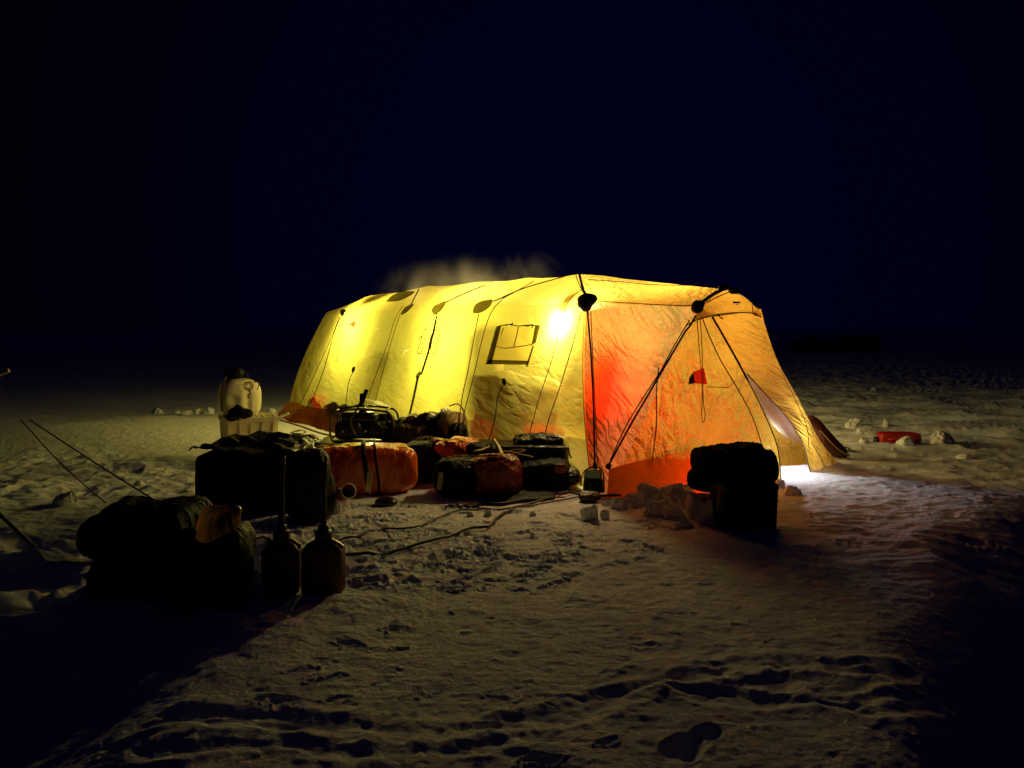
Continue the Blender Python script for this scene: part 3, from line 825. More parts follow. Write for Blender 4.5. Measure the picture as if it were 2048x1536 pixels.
# red tags
patch_on('tag', [(709, 642), (713, 645), (709, 656), (699, 649)], M['redcloth'], 4, 4)
line_on('tag_cord', [(710, 642), (712, 637), (717, 634), (718, 638)], .004, M['seam'], 10)
patch_on('red_patch', [(1384, 743), (1406, 736), (1413, 768), (1388, 766)], M['redcloth'], 6, 6, .012)
patch_on('red_patch', [(1377, 756), (1385, 743), (1389, 766), (1376, 768)], M['tan'], 4, 4, .014)
line_on('tag_cord', [(1413, 774), (1430, 774), (1455, 775)], .004, M['seam2'], 10)
patch_on('maker_label', [(1464, 604), (1479, 604), (1479, 607.5), (1464, 607.5)], M['seam'], 4, 2, .012)
patch_on('maker_label', [(1469, 608.5), (1476, 608.5), (1475, 610), (1470, 610)], M['seam'], 2, 2, .012)
# skirts (mud flaps) along the foot
panel('skirt', coons([P(1218, 938, 7.62), P(1290, 918, 7.72), P(1350, 906, 7.84), P(1420, 902, 7.96)], [P(1214, 996, 7.58), P(1300, 995, 7.66), P(1370, 990, 7.78), P(1440, 984, 7.92)],
                     [P(1218, 938, 7.62), P(1214, 996, 7.58)], [P(1420, 902, 7.96), P(1440, 984, 7.92)], 30, 12), M['fab_skirt'], .010, 4, 61, .01, False)
sk_top = [wall_pt(ST[a], ST[a + 1], s, .15, 0) + Vector((-.04, -.03, 0)) for a, s in ((4, .98), (4, .5), (3, .98), (3, .66), (3, .3))]
sk_bot = [wall_pt(ST[a], ST[a + 1], s, .0, 0) + Vector((-.22, -.20, .02)) for a, s in ((4, .98), (4, .5), (3, .98), (3, .66), (3, .3))]
panel('skirt', coons(sk_top, sk_bot, [sk_top[0], sk_bot[0]], [sk_top[-1], sk_bot[-1]], 60, 12), M['fab_skirt'], .03, 5, 62, .02, False)
# opening at the near corner foot: dark rim, its dark and lit inside painted as black and green patches
patch_on('vent_opening', [(1184, 960), (1207, 960), (1208, 986), (1188, 986)], M['black'], 8, 8, .012)
M['greenw'] = fabric('pale_green_mesh', (.75, .98, .62), (.5, .7, .4), 10, 6, .004, .1, gaps=.85)
patch_on('opening_dark_patch', [(1172, 940), (1203, 940), (1209, 986), (1166, 986)], M['pole'], 8, 8, .009)
M['greenp'] = solid('lit_inside_green', (.45, .75, .40), .5)
patch_on('opening_lit_patch', [(1174, 941), (1200, 941), (1204, 957), (1170, 955)], M['greenp'], 6, 4, .022)
line_on('vent_rim', [(1163, 972), (1164, 956), (1170, 943), (1180, 936), (1192, 934), (1203, 939), (1208, 952), (1209, 985)], .008, M['pole'], 30)
line_on('vent_cord', [(1192, 936), (1193, 962)], .010, M['pole'], 8)

# ------------------------------------------------------------------ lamps in the tent
def lamp(name, loc, power, col, label, size=.04, cap=True):
    e_ = empty(name, loc, label, 'lamp')
    L = bpy.data.lights.new(name + '_light', 'POINT'); L.energy = power; L.color = col; L.shadow_soft_size = size
    o = bpy.data.objects.new('bulb_light', L); link(o, e_); o.location = (0, 0, 0); o.matrix_parent_inverse.identity()
    if not cap:
        v, f = soft_geo(Vector(loc) + Vector((0, .03, -.16)), (.10, .10, .08), p=5, n=5, na=0)
        mesh_obj('base', v, f, M['pole'], e_)
    if cap:
        v, f = tube_geo([Vector(loc) + Vector((0, 0, .07 + .02 * k)) for k in range(4)], [.055, .05, .03, .008], 14)
        mesh_obj('cap', v, f, M['pole'], e_)
        tube('hook', [Vector(loc) + Vector((0, 0, .13)), Vector(loc) + Vector((0, 0, .17))], .004, M['pole'], e_, 5)
    return e_
lamp('hanging_lamp', surf_in(1122, 643, .12), 120, (1.0, .93, .82), 'brightest lamp, close behind the cloth left of the big black hub pocket', .06)
lamp('hanging_lamp', surf_in(866, 648, .80), 215, (1.0, .97, .55), 'lamp behind the middle hub pocket, above the sewn number', .12)
lamp('hanging_lamp', surf_in(702, 652, .50), 165, (1.0, .97, .55), 'lamp behind the far hub pocket, by the small red tag')
lamp('hanging_lamp', TW(2.1, 1.6, 1.6), 80, (1.0, .95, .55), 'lamp added in the middle of the tent to light the side wall', .15)  # added fill lamp, evens out the long side
lamp('hanging_lamp', TW(-.02, 1.25, 1.80), 62, (1.0, .80, .50), 'warm lamp lighting the creased orange front of the tent', .38)
lamp('added_red_light', surf_in(1220, 780, .25), 22, (1.0, .04, .12), 'added red light behind the cloth right of the near pole', .06, False)  # red point light added for the glow on the corner cloth
lamp('added_red_light', P(1378, 968, 8.2), 26, (1.0, .03, .02), 'added red light low behind the front skirt, left of the black crate', .06, False)  # second added red light, for the glow at the skirt
lamp('floor_lamp', (2.98, 8.95, .38), 30, (.78, .85, 1.0), 'white lamp inside the open door, over the bright snow', .05, False)

# unseen things added inside to shade and redden the cloth
def inside(name, px0, px1, py0, py1, off, th, mat, label, cat, seed, p=3.2):
    a = surf_in(px0, py1, off); b = surf_in(px1, py1, off); t = surf_in((px0 + px1) / 2, py0, off)
    c = (a + b) / 2; ln = (b - a).length; ang = math.atan2((b - a).y, (b - a).x)
    o = soft(name, (c.x, c.y, c.z), (ln, th, t.z - c.z), mat, rz=ang, p=p, n=16, na=.05, ns=2.5, seed=seed, fine=.01)
    tag(o, label, cat); return o
M['incloth'] = solid('tan_shade_cloth', (.40, .30, .10), .8, bump=.01, bscale=8, var=.3)
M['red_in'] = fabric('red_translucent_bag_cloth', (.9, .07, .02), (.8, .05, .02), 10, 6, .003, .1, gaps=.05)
inside('added_shade_cloth', 912, 1078, 738, 885, .30, .10, M['incloth'], 'hanging cloth added to shade the wall under the window', 'clothes', 1, 9)
inside('added_shade_cloth', 905, 945, 660, 800, .45, .08, M['incloth'], 'hanging cloth added to shade the wall left of the window', 'clothes', 2, 6)
inside('added_shade_cloth', 770, 800, 690, 780, .35, .10, M['olivebag'], 'narrow dark cloth added to shade the wall left of the number', 'clothes', 3)
inside('added_red_cloth', 1188, 1310, 690, 960, .40, .04, M['red_in'], 'red cloth added inside to block yellow light right of the near pole', 'cloth', 8, 6)  # added to hold yellow lamp light off the red corner
inside('added_red_bag', 1035, 1100, 850, 885, .16, .2, M['red_in'], 'red bag added inside to redden the wall above the long black case', 'bag', 4)
inside('added_red_bag', 925, 962, 838, 878, .18, .2, M['red_in'], 'red bag added inside to redden the wall right of the tan cone', 'bag', 5)
inside('added_red_bag', 622, 650, 790, 812, .12, .2, M['red_in'], 'red bag added inside to redden the wall at the far left foot', 'bag', 6)
inside('added_shade_cloth', 640, 760, 790, 850, .20, .3, M['olivebag'], 'low dark heap added to shade the foot of the wall behind the generator', 'clothes', 7)

# ------------------------------------------------------------------ baggage
def yaw(o, *_): return o
# sled with generator
def on(px, py): g = G(px, py); g.z = gz(g.x, g.y); return g

sl = empty('cargo_sled', (P(790, 878, 9.6).x, 9.6, 0), 'low black sled carrying the generator and the clothes heap', 'sled')
c = P(792, 878, 9.55)
soft('deck', (c.x, 9.6, .22), (1.95, .75, .07), M['blackpl'], sl, p=8, n=12, na=.01, ns=3, rz=-.04)
for s in (-1, 1):
    soft('runner', (c.x, 9.6 + s * .28, -.02), (1.75, .07, .24), M['blackpl'], sl, p=8, n=8, na=.005, rz=-.04)
v, f = soft_geo((P(658, 884, 9.2).x, 9.2, .235), (.30, .16, .045), rz=-.25, p=8, n=6, na=.004)
mesh_obj('wooden_end', v, f, M['wood'], sl)

def generator():
    y = 9.55; b = P(732, 878, y); z0 = .295
    g = empty('generator', (b.x, y, z0), 'black portable generator in a steel tube frame standing on the sled', 'generator')
    x0, x1 = P(668, 878, y).x, P(792, 878, y).x; W = x1 - x0; H = .37
    cx = (x0 + x1) / 2
    for dy in (-.2, .2):
        pts = [(x0 + .03, y + dy, z0 + .01), (x0, y + dy, z0 + .10), (x0, y + dy, z0 + H - .10), (x0 + .03, y + dy, z0 + H - .02), (x0 + .12, y + dy, z0 + H + .01),
               (cx, y + dy, z0 + H + .03), (x1 - .12, y + dy, z0 + H), (x1 - .03, y + dy, z0 + H - .04), (x1, y + dy, z0 + H - .14), (x1, y + dy, z0 + .10), (x1 - .03, y + dy, z0 + .01), (x0 + .03, y + dy, z0 + .01)]
        tube('frame_tube', catmull(pts, 70), .014, M['steel' if dy < 0 else 'blackpl'], g, 8)
    for xx, zz in ((x0 + .02, H - .02), (x1 - .1, H), (cx, H + .03), (x0 + .02, .05), (x1 - .02, .05)):
        tube('cross_tube', [(xx, y - .2, z0 + zz), (xx, y + .2, z0 + zz)], .012, M['blackpl'], g, 8)
    soft('dark_backing', (cx, y + .12, z0 + .01), (W * .92, .10, H * .84), M['black'], g, p=6, n=10, na=.008)  # black backing added to darken the inside of the frame
    soft('fuel_tank', (cx - .06, y, z0 + .22), (.46, .34, .14), M['blackpl'], g, p=4, n=10, na=.004)
    soft('engine', (cx - .18, y - .02, z0 + .02), (.34, .32, .22), M['blackpl'], g, p=5, n=10, na=.02, ns=9)
    soft('alternator', (cx + .17, y, z0 + .02), (.30, .26, .22), M['blackpl'], g, p=3, n=10, na=.01)
    for k in range(3):
        v, f = tube_geo([(cx - .25 + k * .14, y - .185, z0 + .12), (cx - .25 + k * .14, y - .20, z0 + .12)], .026, 12)
        mesh_obj('outlet', v, f, M['steel'], g)
    v, f = tube_geo([(cx - .02, y, z0 + .35), (cx - .02, y, z0 + .385)], .05, 16); mesh_obj('fuel_cap', v, f, M['blackpl'], g)
    return g
generator()
# bent starter bar leaning over the generator
hb = empty('bent_bar', P(705, 870, 9.2), 'bent steel bar with thick black grip sticking up before the generator', 'bar')
tube('bar', catmull([P(712, 872, 9.25), P(703, 852, 9.22), P(703, 836, 9.2), P(712, 822, 9.2), P(722, 806, 9.2), P(727, 794, 9.2)], 30), .011, M['steel'], hb)
tube('grip', catmull([P(721, 812, 9.19), P(727, 797, 9.19), P(731, 786, 9.19), P(734, 779, 9.19)], 12), [.03] * 4 + [.026] * 9, M['black'], hb, 10)
soft('clamp', P(724, 806, 9.2), (.07, .05, .12), M['black'], hb, p=4, n=6, na=.006)
tube('bar', catmull([P(672, 847, 9.25), P(668, 836, 9.22), P(680, 824, 9.2), P(700, 815, 9.2), P(722, 808, 9.2)], 24), .009, M['steel'], hb)

def item(name, px, py, w_px, h_px, dep, mat, label, cat, rz=0.0, z=None, y=None, p=4, n=16, na=.025, ns=4, seed=0, fine=.0, group=None, taper=0., sag=0., **kw):
    """soft thing with its near foot at pixel (px,py); sizes in photo pixels across and up, depth in metres"""
    if y is None:
        g = G(px, py)
    else:
        g = P(px, py, y); 
    yy = g.y + dep * .5 * 1.0
    s = g.y / FPX
    zz = (gz(g.x, yy) - .015) if z is None else z
    x = (px - 1024) / FPX * yy
    o = soft(name, (x, yy, zz), (w_px * s, dep, h_px * s), mat, rz=rz, p=p, n=n, na=na, ns=ns, seed=seed, fine=fine, taper=taper, sag=sag, **kw)
    if label: tag(o, label, cat, group)
    return o

# clothes heap on the sled and behind
item('bag', 822, 872, 66, 44, .4, M['blackgl'], 'black crumpled bag right of the generator, on the sled', 'bag', z=.28, y=9.5, seed=11, fine=.015, na=.04, p=3)
item('jacket', 858, 862, 130, 34, .5, M['dkred'], 'dark red crumpled jacket lying on the sled heap', 'jacket', z=.30, y=9.2, seed=12, fine=.02, na=.05, p=3, n=24)
item('bag', 828, 850, 34, 32, .3, M['dkred'], 'small dark red rounded bag topping the heap beside the generator', 'bag', z=.42, y=9.35, seed=13, fine=.01, p=2.5)
item('bag', 872, 845, 70, 26, .35, M['blackgl'], 'crumpled black shiny cover on top of the dark red jacket', 'cover', z=.46, y=9.3, seed=14, fine=.02, na=.04, p=2.6, n=24)
# cone shaped tan sack
cb = empty('sack', P(905, 860, 9.4), 'tan and black pointed sack lying open before the tent wall', 'sack')
def cone(name, a, b, r0, r1, mat, par, sq=1.0, n=18):
    a = Vector(a); b = Vector(b); pts = [a.lerp(b, k / 10) for k in range(11)]
    v, f = tube_geo(pts, [r0 + (r1 - r0) * (k / 10) ** .8 for k in range(11)], n)
    v = [Vector(q) + Vector((0, 0, 0)) + Vector((1, 1, 1)) * .006 * float(noise3(np.array([q]) * 14, 3)[0]) for q in v]
    return mesh_obj(name, v, f, mat, par)
cone('sack_end', P(896, 842, 9.3), P(911, 850, 9.1), .13, .16, M['tan'], cb)
cone('sack_body', P(862, 862, 9.45), P(899, 838, 9.31), .05, .158, M['blackgl'], cb)
tube('rim', catmull([P(899, 812, 9.2), P(915, 808, 9.15), P(925, 818, 9.1), P(928, 835, 9.1), P(924, 850, 9.1), P(917, 858, 9.1)], 24), .008, M['tan'], cb)
tube('drawcord', catmull([P(922, 812, 9.1), P(930, 825, 9.05), P(928, 845, 9.05), P(920, 856, 9.05)], 20), .004, M['seam'], cb)
item('bag', 915, 880, 36, 48, .3, M['blackgl'], 'black tufted bundle under the open tan sack', 'bag', z=.27, y=9.0, seed=16, fine=.03, na=.04, p=2.5, n=20)
# row below the sled
item('bag', 792, 872, 90, 40, .4, M['blackgl'], 'black tarpaulin bundle stuffed against the right side of the generator', 'bag', z=.28, y=9.35, seed=71, fine=.03, na=.05, p=2.6, n=26)
item('bag', 1085, 905, 110, 20, .3, M['blackgl'], 'thin crumpled black cover lying on the right half of the long case', 'cover', z=.40, y=8.3, seed=72, fine=.02, na=.02, p=2.6, n=26)
item('jacket', 860, 905, 60, 30, .3, M['dkred'], 'dark crumpled red cloth hanging over the sled edge', 'jacket', z=.22, y=8.9, seed=73, fine=.03, na=.04, p=2.6, n=24)
item('bag', 965, 925, 70, 26, .3, M['black'], 'black crumpled cloth between the rust red bag and the dark duffel', 'cloth', z=.34, y=7.95, seed=74, fine=.02, na=.03, p=2.6, n=22)
item('bag', 845, 975, 85, 80, .5, M['black'], 'big black bag between the orange duffel and the dark duffel', 'bag', z=None, seed=17, fine=.01, y=8.3, na=.03)
item('bag', 885, 916, 46, 30, .3, M['dkorange'], 'small rust coloured bag under the dark red jacket', 'bag', z=.30, y=8.35, seed=18, fine=.015, p=2.6)
rb = item('duffel', 912, 915, 92, 30, .3, M['orange'], 'rust red soft bag lying on top left of the long black case', 'bag', z=.30, y=8.2, seed=19, fine=.02, na=.035, p=2.5, n=22, rz=.2)
# long black case
lc = empty('equipment_case', G(1030, 968), 'long black flat-topped case lying against the tent wall', 'case')
yC = 8.35; xa, xb = P(925, 900, yC).x, P(1138, 900, yC).x
v, f = soft_geo(((xa + xb) / 2, yC + .1, 0), (xb - xa, .50, .42), rz=-.10, p=12, n=24, na=.005, ns=4)
mesh_obj('case_body', v, f, M['blackgl'], lc)
tube('handle', catmull([P(1030, 886, 8.1), P(1035, 880, 8.08), P(1045, 876, 8.08), P(1056, 880, 8.1)], 12), .009, M['strapy'], lc)
tube('strap_end', catmull([P(1137, 896, 7.98), P(1139, 908, 7.98), P(1143, 917, 7.98)], 8), .008, M['black'], lc)
v, f = soft_geo(((xa + xb) / 2, yC + .1, .385), (xb - xa + .02, .52, .03), rz=-.10, p=14, n=12, na=.003)
mesh_obj('case_lid', v, f, M['blackgl'], lc)
# webbing and cords on the heap
def strap(name, pix, y, w, mat, par, nrm=Vector((0, -.3, 1))):
    pts = catmull([P(a, b, yy) for a, b, yy in pix], 18)
    vs = []; fs = []
    for i, p in enumerate(pts):
        d = (pts[min(i + 1, len(pts) - 1)] - pts[max(i - 1, 0)]).normalized()
        s = d.cross(nrm.normalized()); s.normalize(); nn = d.cross(s).normalized()
        for (a, b) in ((-1, -1), (1, -1), (1, 1), (-1, 1)): vs.append(p + s * w * .5 * a + nn * .003 * b)
    for i in range(len(pts) - 1):
        for k in range(4): fs.append((i * 4 + k, i * 4 + (k + 1) % 4, i * 4 + 4 + (k + 1) % 4, i * 4 + 4 + k))
    fs.append((0, 1, 2, 3)); n_ = (len(pts) - 1) * 4; fs.append((n_ + 3, n_ + 2, n_ + 1, n_))
    return mesh_obj(name, vs, fs, mat, par)
o = strap('webbing_strap', [(986, 878, 8.0), (992, 886, 7.95), (998, 896, 7.9), (1003, 908, 7.8)], 0, .04, M['strapy'], None); tag(o, 'wide pale yellow strap draped over the long black case', 'strap')
o = strap('webbing_strap', [(945, 902, 7.95), (962, 900, 7.9), (974, 896, 7.9), (980, 893, 7.9)], 0, .05, M['strapy'], None); tag(o, 'flat olive yellow strap lying left of the wide strap', 'strap')
o = tube('cord', catmull([P(1006, 902, 7.85), P(1025, 904, 7.8), P(1040, 908, 7.78), P(1066, 914, 7.75)], 16), .006, M['strapy']); tag(o, 'thin pale cord lying along the front of the black case', 'cord')
o = tube('cord', catmull([P(1010, 908, 7.8), P(1030, 906, 7.78), P(1050, 900, 7.8), P(1030, 899, 7.85), P(1015, 903, 7.85)], 18), .004, M['strapy']); tag(o, 'looped thin cord beside the wide yellow strap', 'cord')
# near duffel with rust coloured right end
nd = empty('duffel_bag', G(955, 1000), 'dark duffel bag with rusty orange end and paper tag, lying before the black case', 'bag')
yN = 7.55
v, f = soft_geo((P(925, 960, yN).x, yN + .2, -.02), (.60, .45, .43), rz=-.05, p=2.9, n=28, na=.035, ns=4, seed=21, fine=.012, sag=.04); mesh_obj('body', v, f, M['black'], nd)
v, f = soft_geo((P(990, 960, yN).x, yN + .2, -.02), (.52, .44, .41), rz=-.05, p=2.7, n=30, na=.03, ns=5, seed=22, fine=.018); mesh_obj('orange_end', v, f, M['dkorange'], nd)
v, f = soft_geo((P(878, 957, yN - .06).x, yN - .06, .10), (.050, .008, .17), rz=.1, p=10, n=4, na=0, roll=.12); mesh_obj('tag', v, f, M['tagm'], nd)
tube('piping', catmull([P(880, 925, 7.5), P(905, 914, 7.55), P(940, 911, 7.6), P(960, 912, 7.6), P(985, 910, 7.6), P(1015, 917, 7.55), P(1038, 935, 7.5)], 30), .008, M['dkorange'], nd)
item('bag', 1085, 985, 110, 62, .5, M['black'], 'black bag on the snow between dark duffel and tent corner', 'bag', y=7.9, seed=24, na=.03, z=-.02, fine=.01)
bd = item('duffel', 1131, 962, 52, 38, .6, M['blackgl'], 'small round-ended dark duffel at the right end of the black case', 'bag', y=7.9, z=.03, seed=25, p=2.6, na=.015, rz=.2, fine=.006)
v, f = soft_geo(P(1121, 948, 7.82), (.14, .05, .11), p=3, n=8, na=.006); mesh_obj('end_patch', v, f, M['dkorange'], bd)
item('bag', 1180, 985, 50, 20, .2, M['dkred'], 'small crumpled dark bag at the tent corner foot', 'bag', y=7.35, z=.0, seed=26, p=2.5, fine=.01)
item('bag', 1040, 1000, 150, 10, .35, M['black'], 'flat black strip of cloth lying on the snow beside the cables', 'cloth', y=7.4, z=-.005, seed=27, p=3, na=.012, ns=7, rz=.18)

# orange duffel
od = empty('duffel_bag', G(735, 1000), 'large orange red duffel with two black straps on the snow', 'bag')
ax = P(725, 960, 7.85); rzO = .28
v, f = soft_geo((ax.x, ax.y + .05, -.01), (1.06, .52, .50), rz=rzO, p=4.4, n=40, na=.02, ns=3, seed=31, fine=.009, sag=.02); mesh_obj('body', v, f, M['orange'], od)
def band(cx, cy, z0, hx, hy, hz, off, rz, w, mat, par, p=5):
    """strap round a soft box, across its long side at offset off"""
    vs = []; fs = []; n = 40
    for i in range(n):
        a = 2 * math.pi * i / n; ca, sa = math.cos(a), math.sin(a)
        r = 1 / ((abs(ca) ** p + abs(sa) ** p) ** (1 / p))
        y_, z_ = ca * r * hy, sa * r * hz
        for (e1, e2) in ((-1, 0), (1, 0), (1, 1), (-1, 1)):
            k = 1 + .012 * e2
            x_ = off + w * .5 * e1 + .02 * math.sin(a * 2)
            vs.append((cx + x_ * math.cos(rz) - y_ * k * math.sin(rz), cy + x_ * math.sin(rz) + y_ * k * math.cos(rz), z0 + hz + z_ * k))
    for i in range(n):
        j = (i + 1) % n
        for k in range(4): fs.append((i * 4 + k, i * 4 + (k + 1) % 4, j * 4 + (k + 1) % 4, j * 4 + k))
    return mesh_obj('strap', vs, fs, mat, par)
band(ax.x, ax.y + .05, -.01, .53, .272, .262, .00, rzO, .045, M['black'], od)
band(ax.x, ax.y + .05, -.01, .53, .270, .258, .11, rzO, .022, M['black'], od)
v, f = soft_geo(P(736, 985, 7.35), (.055, .008, .20), p=10, n=4, na=0, roll=.1); mesh_obj('tag', v, f, M['tagm'], od)
bw = item('bowl', 772, 1002, 46, 20, .2, M['blackpl'], 'small round black bowl at the foot of the orange duffel', 'bowl', y=7.2, z=-.02, p=2.3, na=.002)
# dark bag before the duffel and the big black box
bk = empty('black_box', G(512, 1040), 'large black open box covered by a wrinkled dark tarp', 'box')
yB = 7.3; zt = .55
cx = P(512, 960, yB).x
v, f = soft_geo((cx, yB + .05, -.02), (.88, .90, zt), rz=.02, p=14, n=22, na=.008, ns=3); mesh_obj('body', v, f, M['black'], bk)
# tarp over its top: a sheet with folds
def sheet(name, x0, x1, y0, y1, zf, nx, ny, mat, par, rz=0, c=(0, 0)):
    vs = []; 
    for i in range(nx + 1):
        for j in range(ny + 1):
            x = x0 + (x1 - x0) * i / nx; y = y0 + (y1 - y0) * j / ny
            vs.append((x, y, zf(x, y)))
    n = len(vs)
    vs += [(x, y, z - .006) for x, y, z in vs]
    fs = []
    for i in range(nx):
        for j in range(ny):
            a = i * (ny + 1) + j; q = (a, a + ny + 1, a + ny + 2, a + 1)
            fs.append(q); fs.append(tuple(k + n for k in q[::-1]))
    b = [i * (ny + 1) for i in range(nx + 1)] + [nx * (ny + 1) + j for j in range(1, ny + 1)] + [i * (ny + 1) + ny for i in range(nx - 1, -1, -1)] + [j for j in range(ny - 1, 0, -1)]
    for a, b2 in zip(b, b[1:] + b[:1]): fs.append((b2, a, a + n, b2 + n))
    return mesh_obj(name, vs, fs, mat, par)
def tz(x, y):
    u = (x - cx) / .46; v_ = (y - yB) / .5
    e_ = max(0, abs(u) - .9) * .5 + max(0, -.95 - v_ + .1) * .9
    n_ = float(noise2(np.array([x * 4.]), np.array([y * 3.]), 5)[0]); n2_ = 1 - 2 * abs(float(noise2(np.array([x * 5 + y * 4]), np.array([y * 2.5 - x * 2]), 6)[0]))
    return zt + .03 + .028 * n_ + .028 * n2_ - .02 * (1 - min(1, u * u)) * (1 - min(1, v_ * v_)) - e_ * .3 + .025 * sstep(.1, .6, v_) * math.exp(-((u + .25) / .4) ** 2)
sheet('tarp', cx - .47, cx + .50, yB - .42, yB + .55, tz, 50, 50, M['olivebag'], bk)
ub = item('bag', 620, 1062, 86, 150, .4, M['black'], 'tall black bag standing between black box and orange duffel', 'bag', y=6.55, z=-.02, seed=33, p=4, na=.03, taper=.15, fine=.008, n=20)
# cup ring with snow block
cu = empty('red_cup', P(690, 985, 6.9), 'red round mug lying on a snow lump by the orange duffel', 'mug')
a = P(684, 992, 6.95); b = P(697, 982, 6.80)
v, f = tube_geo([a, a.lerp(b, .5), b], [.05, .06, .065], 18, caps=False)
v2, f2 = tube_geo([a, a.lerp(b, .45)], [.0, .055], 18)
mesh_obj('wall', v + v2, f + [tuple(i + len(v) for i in q) for q in f2], M['redcan'], cu)
dirn = (b - a).normalized(); s1 = dirn.cross(Vector((0, 0, 1))).normalized(); s2 = dirn.cross(s1)
tube('rim', [b + (s1 * math.cos(t) + s2 * math.sin(t)) * .066 for t in np.linspace(0, 2 * math.pi, 25)], .006, M['white'], cu)

# crate, jug, hat and glove at the left
tc = empty('plastic_crate', (P(495, 870, 9.6).x, 9.6, 0), 'cream ribbed plastic crate with a grid lid, left of the tent', 'crate')
cxk = P(492, 870, 9.75).x; rzk = .45
def crate():
    ca, sa = math.cos(rzk), math.sin(rzk)
    def R(x, y, z): return (cxk + x * ca - y * sa, 9.85 + x * sa + y * ca, z)
    W, D, H = .62, .50, .56
    def bx(x0, x1, y0, y1, z0, z1, tp=0.0):
        v = []
        for z, k in ((z0, 1 - tp), (z1, 1)):
            for x, y in ((x0, y0), (x1, y0), (x1, y1), (x0, y1)): v.append(R(x * k, y * k, z))
        return v, [(0, 3, 2, 1), (4, 5, 6, 7), (0, 1, 5, 4), (1, 2, 6, 5), (2, 3, 7, 6), (3, 0, 4, 7)]
    b = MB(); b.add(*bx(-W / 2, W / 2, -D / 2, D / 2, 0, H - .05, .10)); body = b.build('body', M['cream'], tc, False)
    r_ = MB()
    for k in range(5):
        x = -W / 2 + .04 + k * (W - .08) / 4
        r_.add(*bx(x - .012, x + .012, -D / 2 - .022, -D / 2 + .01, .05, H - .05, .08))
    for k in range(4):
        y = -D / 2 + .04 + k * (D - .08) / 3
        r_.add(*bx(W / 2 - .01, W / 2 + .022, y - .012, y + .012, .05, H - .05, .08)); r_.add(*bx(-W / 2 - .022, -W / 2 + .01, y - .012, y + .012, .05, H - .05, .08))
    r_.build('rib', M['cream'], tc, False)
    b = MB()
    for q in ((-W / 2 - .03, W / 2 + .03, -D / 2 - .03, -D / 2 + .02), (-W / 2 - .03, W / 2 + .03, D / 2 - .02, D / 2 + .03), (-W / 2 - .03, -W / 2 + .02, -D / 2 + .02, D / 2 - .02), (W / 2 - .02, W / 2 + .03, -D / 2 + .02, D / 2 - .02)):
        b.add(*bx(*q, H - .055, H))
    b.build('rim', M['cream'], tc, False)
    g = MB(); g.add(*bx(-W / 2 + .021, W / 2 - .021, -D / 2 + .021, D / 2 - .021, H - .048, H - .030)); g.build('lid', M['hole'], tc, False)  # dark slab stands in for the shade in the grid holes
    g = MB()
    for k in range(8):
        x = -W / 2 + .05 + k * (W - .1) / 7; g.add(*bx(x - .010, x + .010, -D / 2 + .022, D / 2 - .022, H - .029, H - .008))
    for k in range(6):
        y = -D / 2 + .05 + k * (D - .1) / 5; g.add(*bx(-W / 2 + .022, W / 2 - .022, y - .009, y + .009, H - .029, H - .010))
    g.build('grid', M['cream'], tc, False)
crate()
wj = empty('water_canister', P(486, 830, 9.85), 'bulky white plastic water canister standing on the cream crate', 'canister')
jz = .53; jx = P(484, 800, 9.9).x
v, f = soft_geo((jx - .02, 9.88, jz), (.50, .38, .50), rz=.75, p=3.4, n=26, na=.006, ns=5, seed=2)
vv = []
for (x, y, z) in v:     # moulded grip recess on the front, right shoulder rounder
    u = (x - jx); zz = z - jz
    d = .05 * math.exp(-((u + .02) / .06) ** 2 - ((zz - .23) / .07) ** 2) + .035 * math.exp(-((u + .08) / .12) ** 2 - ((zz - .12) / .07) ** 2) + .03 * math.exp(-((u - .12) / .03) ** 2 - ((zz - .18) / .2) ** 2)
    vv.append((x, y + d * (1 if y < 9.88 else 0), z - .05 * sstep(.05, .3, u) * sstep(.25, .5, zz)))
mesh_obj('body', vv, f, M['white'], wj)
cpt = P(497, 772, 9.68)
for r_, t_ in ((.050, .008), (.028, .007)):
    tube('moulded_ring', [cpt + Vector((math.cos(t) * r_, 0.02 * math.cos(t) , math.sin(t) * r_)) for t in np.linspace(0, 2 * math.pi, 25)], t_, M['tan'], wj)
tube('moulded_ring', [cpt + Vector((.075 + math.cos(t) * .04, .04, math.sin(t) * .05)) for t in np.linspace(-1.2, 2.2, 16)], .007, M['tan'], wj)
tube('moulded_ring', catmull([cpt + Vector((.0, 0, -.05)), cpt + Vector((.02, 0, -.09)), cpt + Vector((-.01, 0, -.13)), cpt + Vector((.02, 0, -.15))], 12), .008, M['seam'], wj)
tube('strap', catmull([P(452, 752, 9.66), P(446, 775, 9.62), P(444, 800, 9.64), P(445, 822, 9.66)], 12), .014, M['seam'], wj)
tube('carry_handle', catmull([P(449, 765, 9.75), P(440, 772, 9.75), P(438, 790, 9.75), P(442, 812, 9.75)], 14), .016, M['white'], wj)
o = item('hat', 468, 757, 36, 22, .2, M['black'], 'black fur hat on top of the white canister', 'hat', y=9.75, z=P(0, 758, 9.8).z, p=2.4, na=.02, ns=12, fine=.01, seed=41)
tube('hat_cord', catmull([P(482, 740, 9.75), P(490, 742, 9.72), P(495, 748, 9.7), P(497, 755, 9.7)], 12), .006, M['seam'], o)
item('glove', 481, 836, 48, 26, .15, M['black'], 'black glove lying on the crate lid before the canister', 'glove', y=9.45, z=.55, p=2.3, na=.025, ns=11, seed=42)
item('glove', 466, 842, 26, 16, .12, M['black'], 'smaller black glove at the left edge of the crate lid', 'glove', y=9.42, z=.53, p=2.3, na=.02, ns=11, seed=43)
o = tube('tube', [P(561, 833, 9.9), P(578, 826, 9.9)], .016, M['bamboo'], None, 12); tag(o, 'short white tube sticking out right of the crate', 'tube')
tube('rod', [P(578, 826, 9.9), P(600, 818, 10.05), P(640, 802, 10.3)], .006, M['seam'], o)
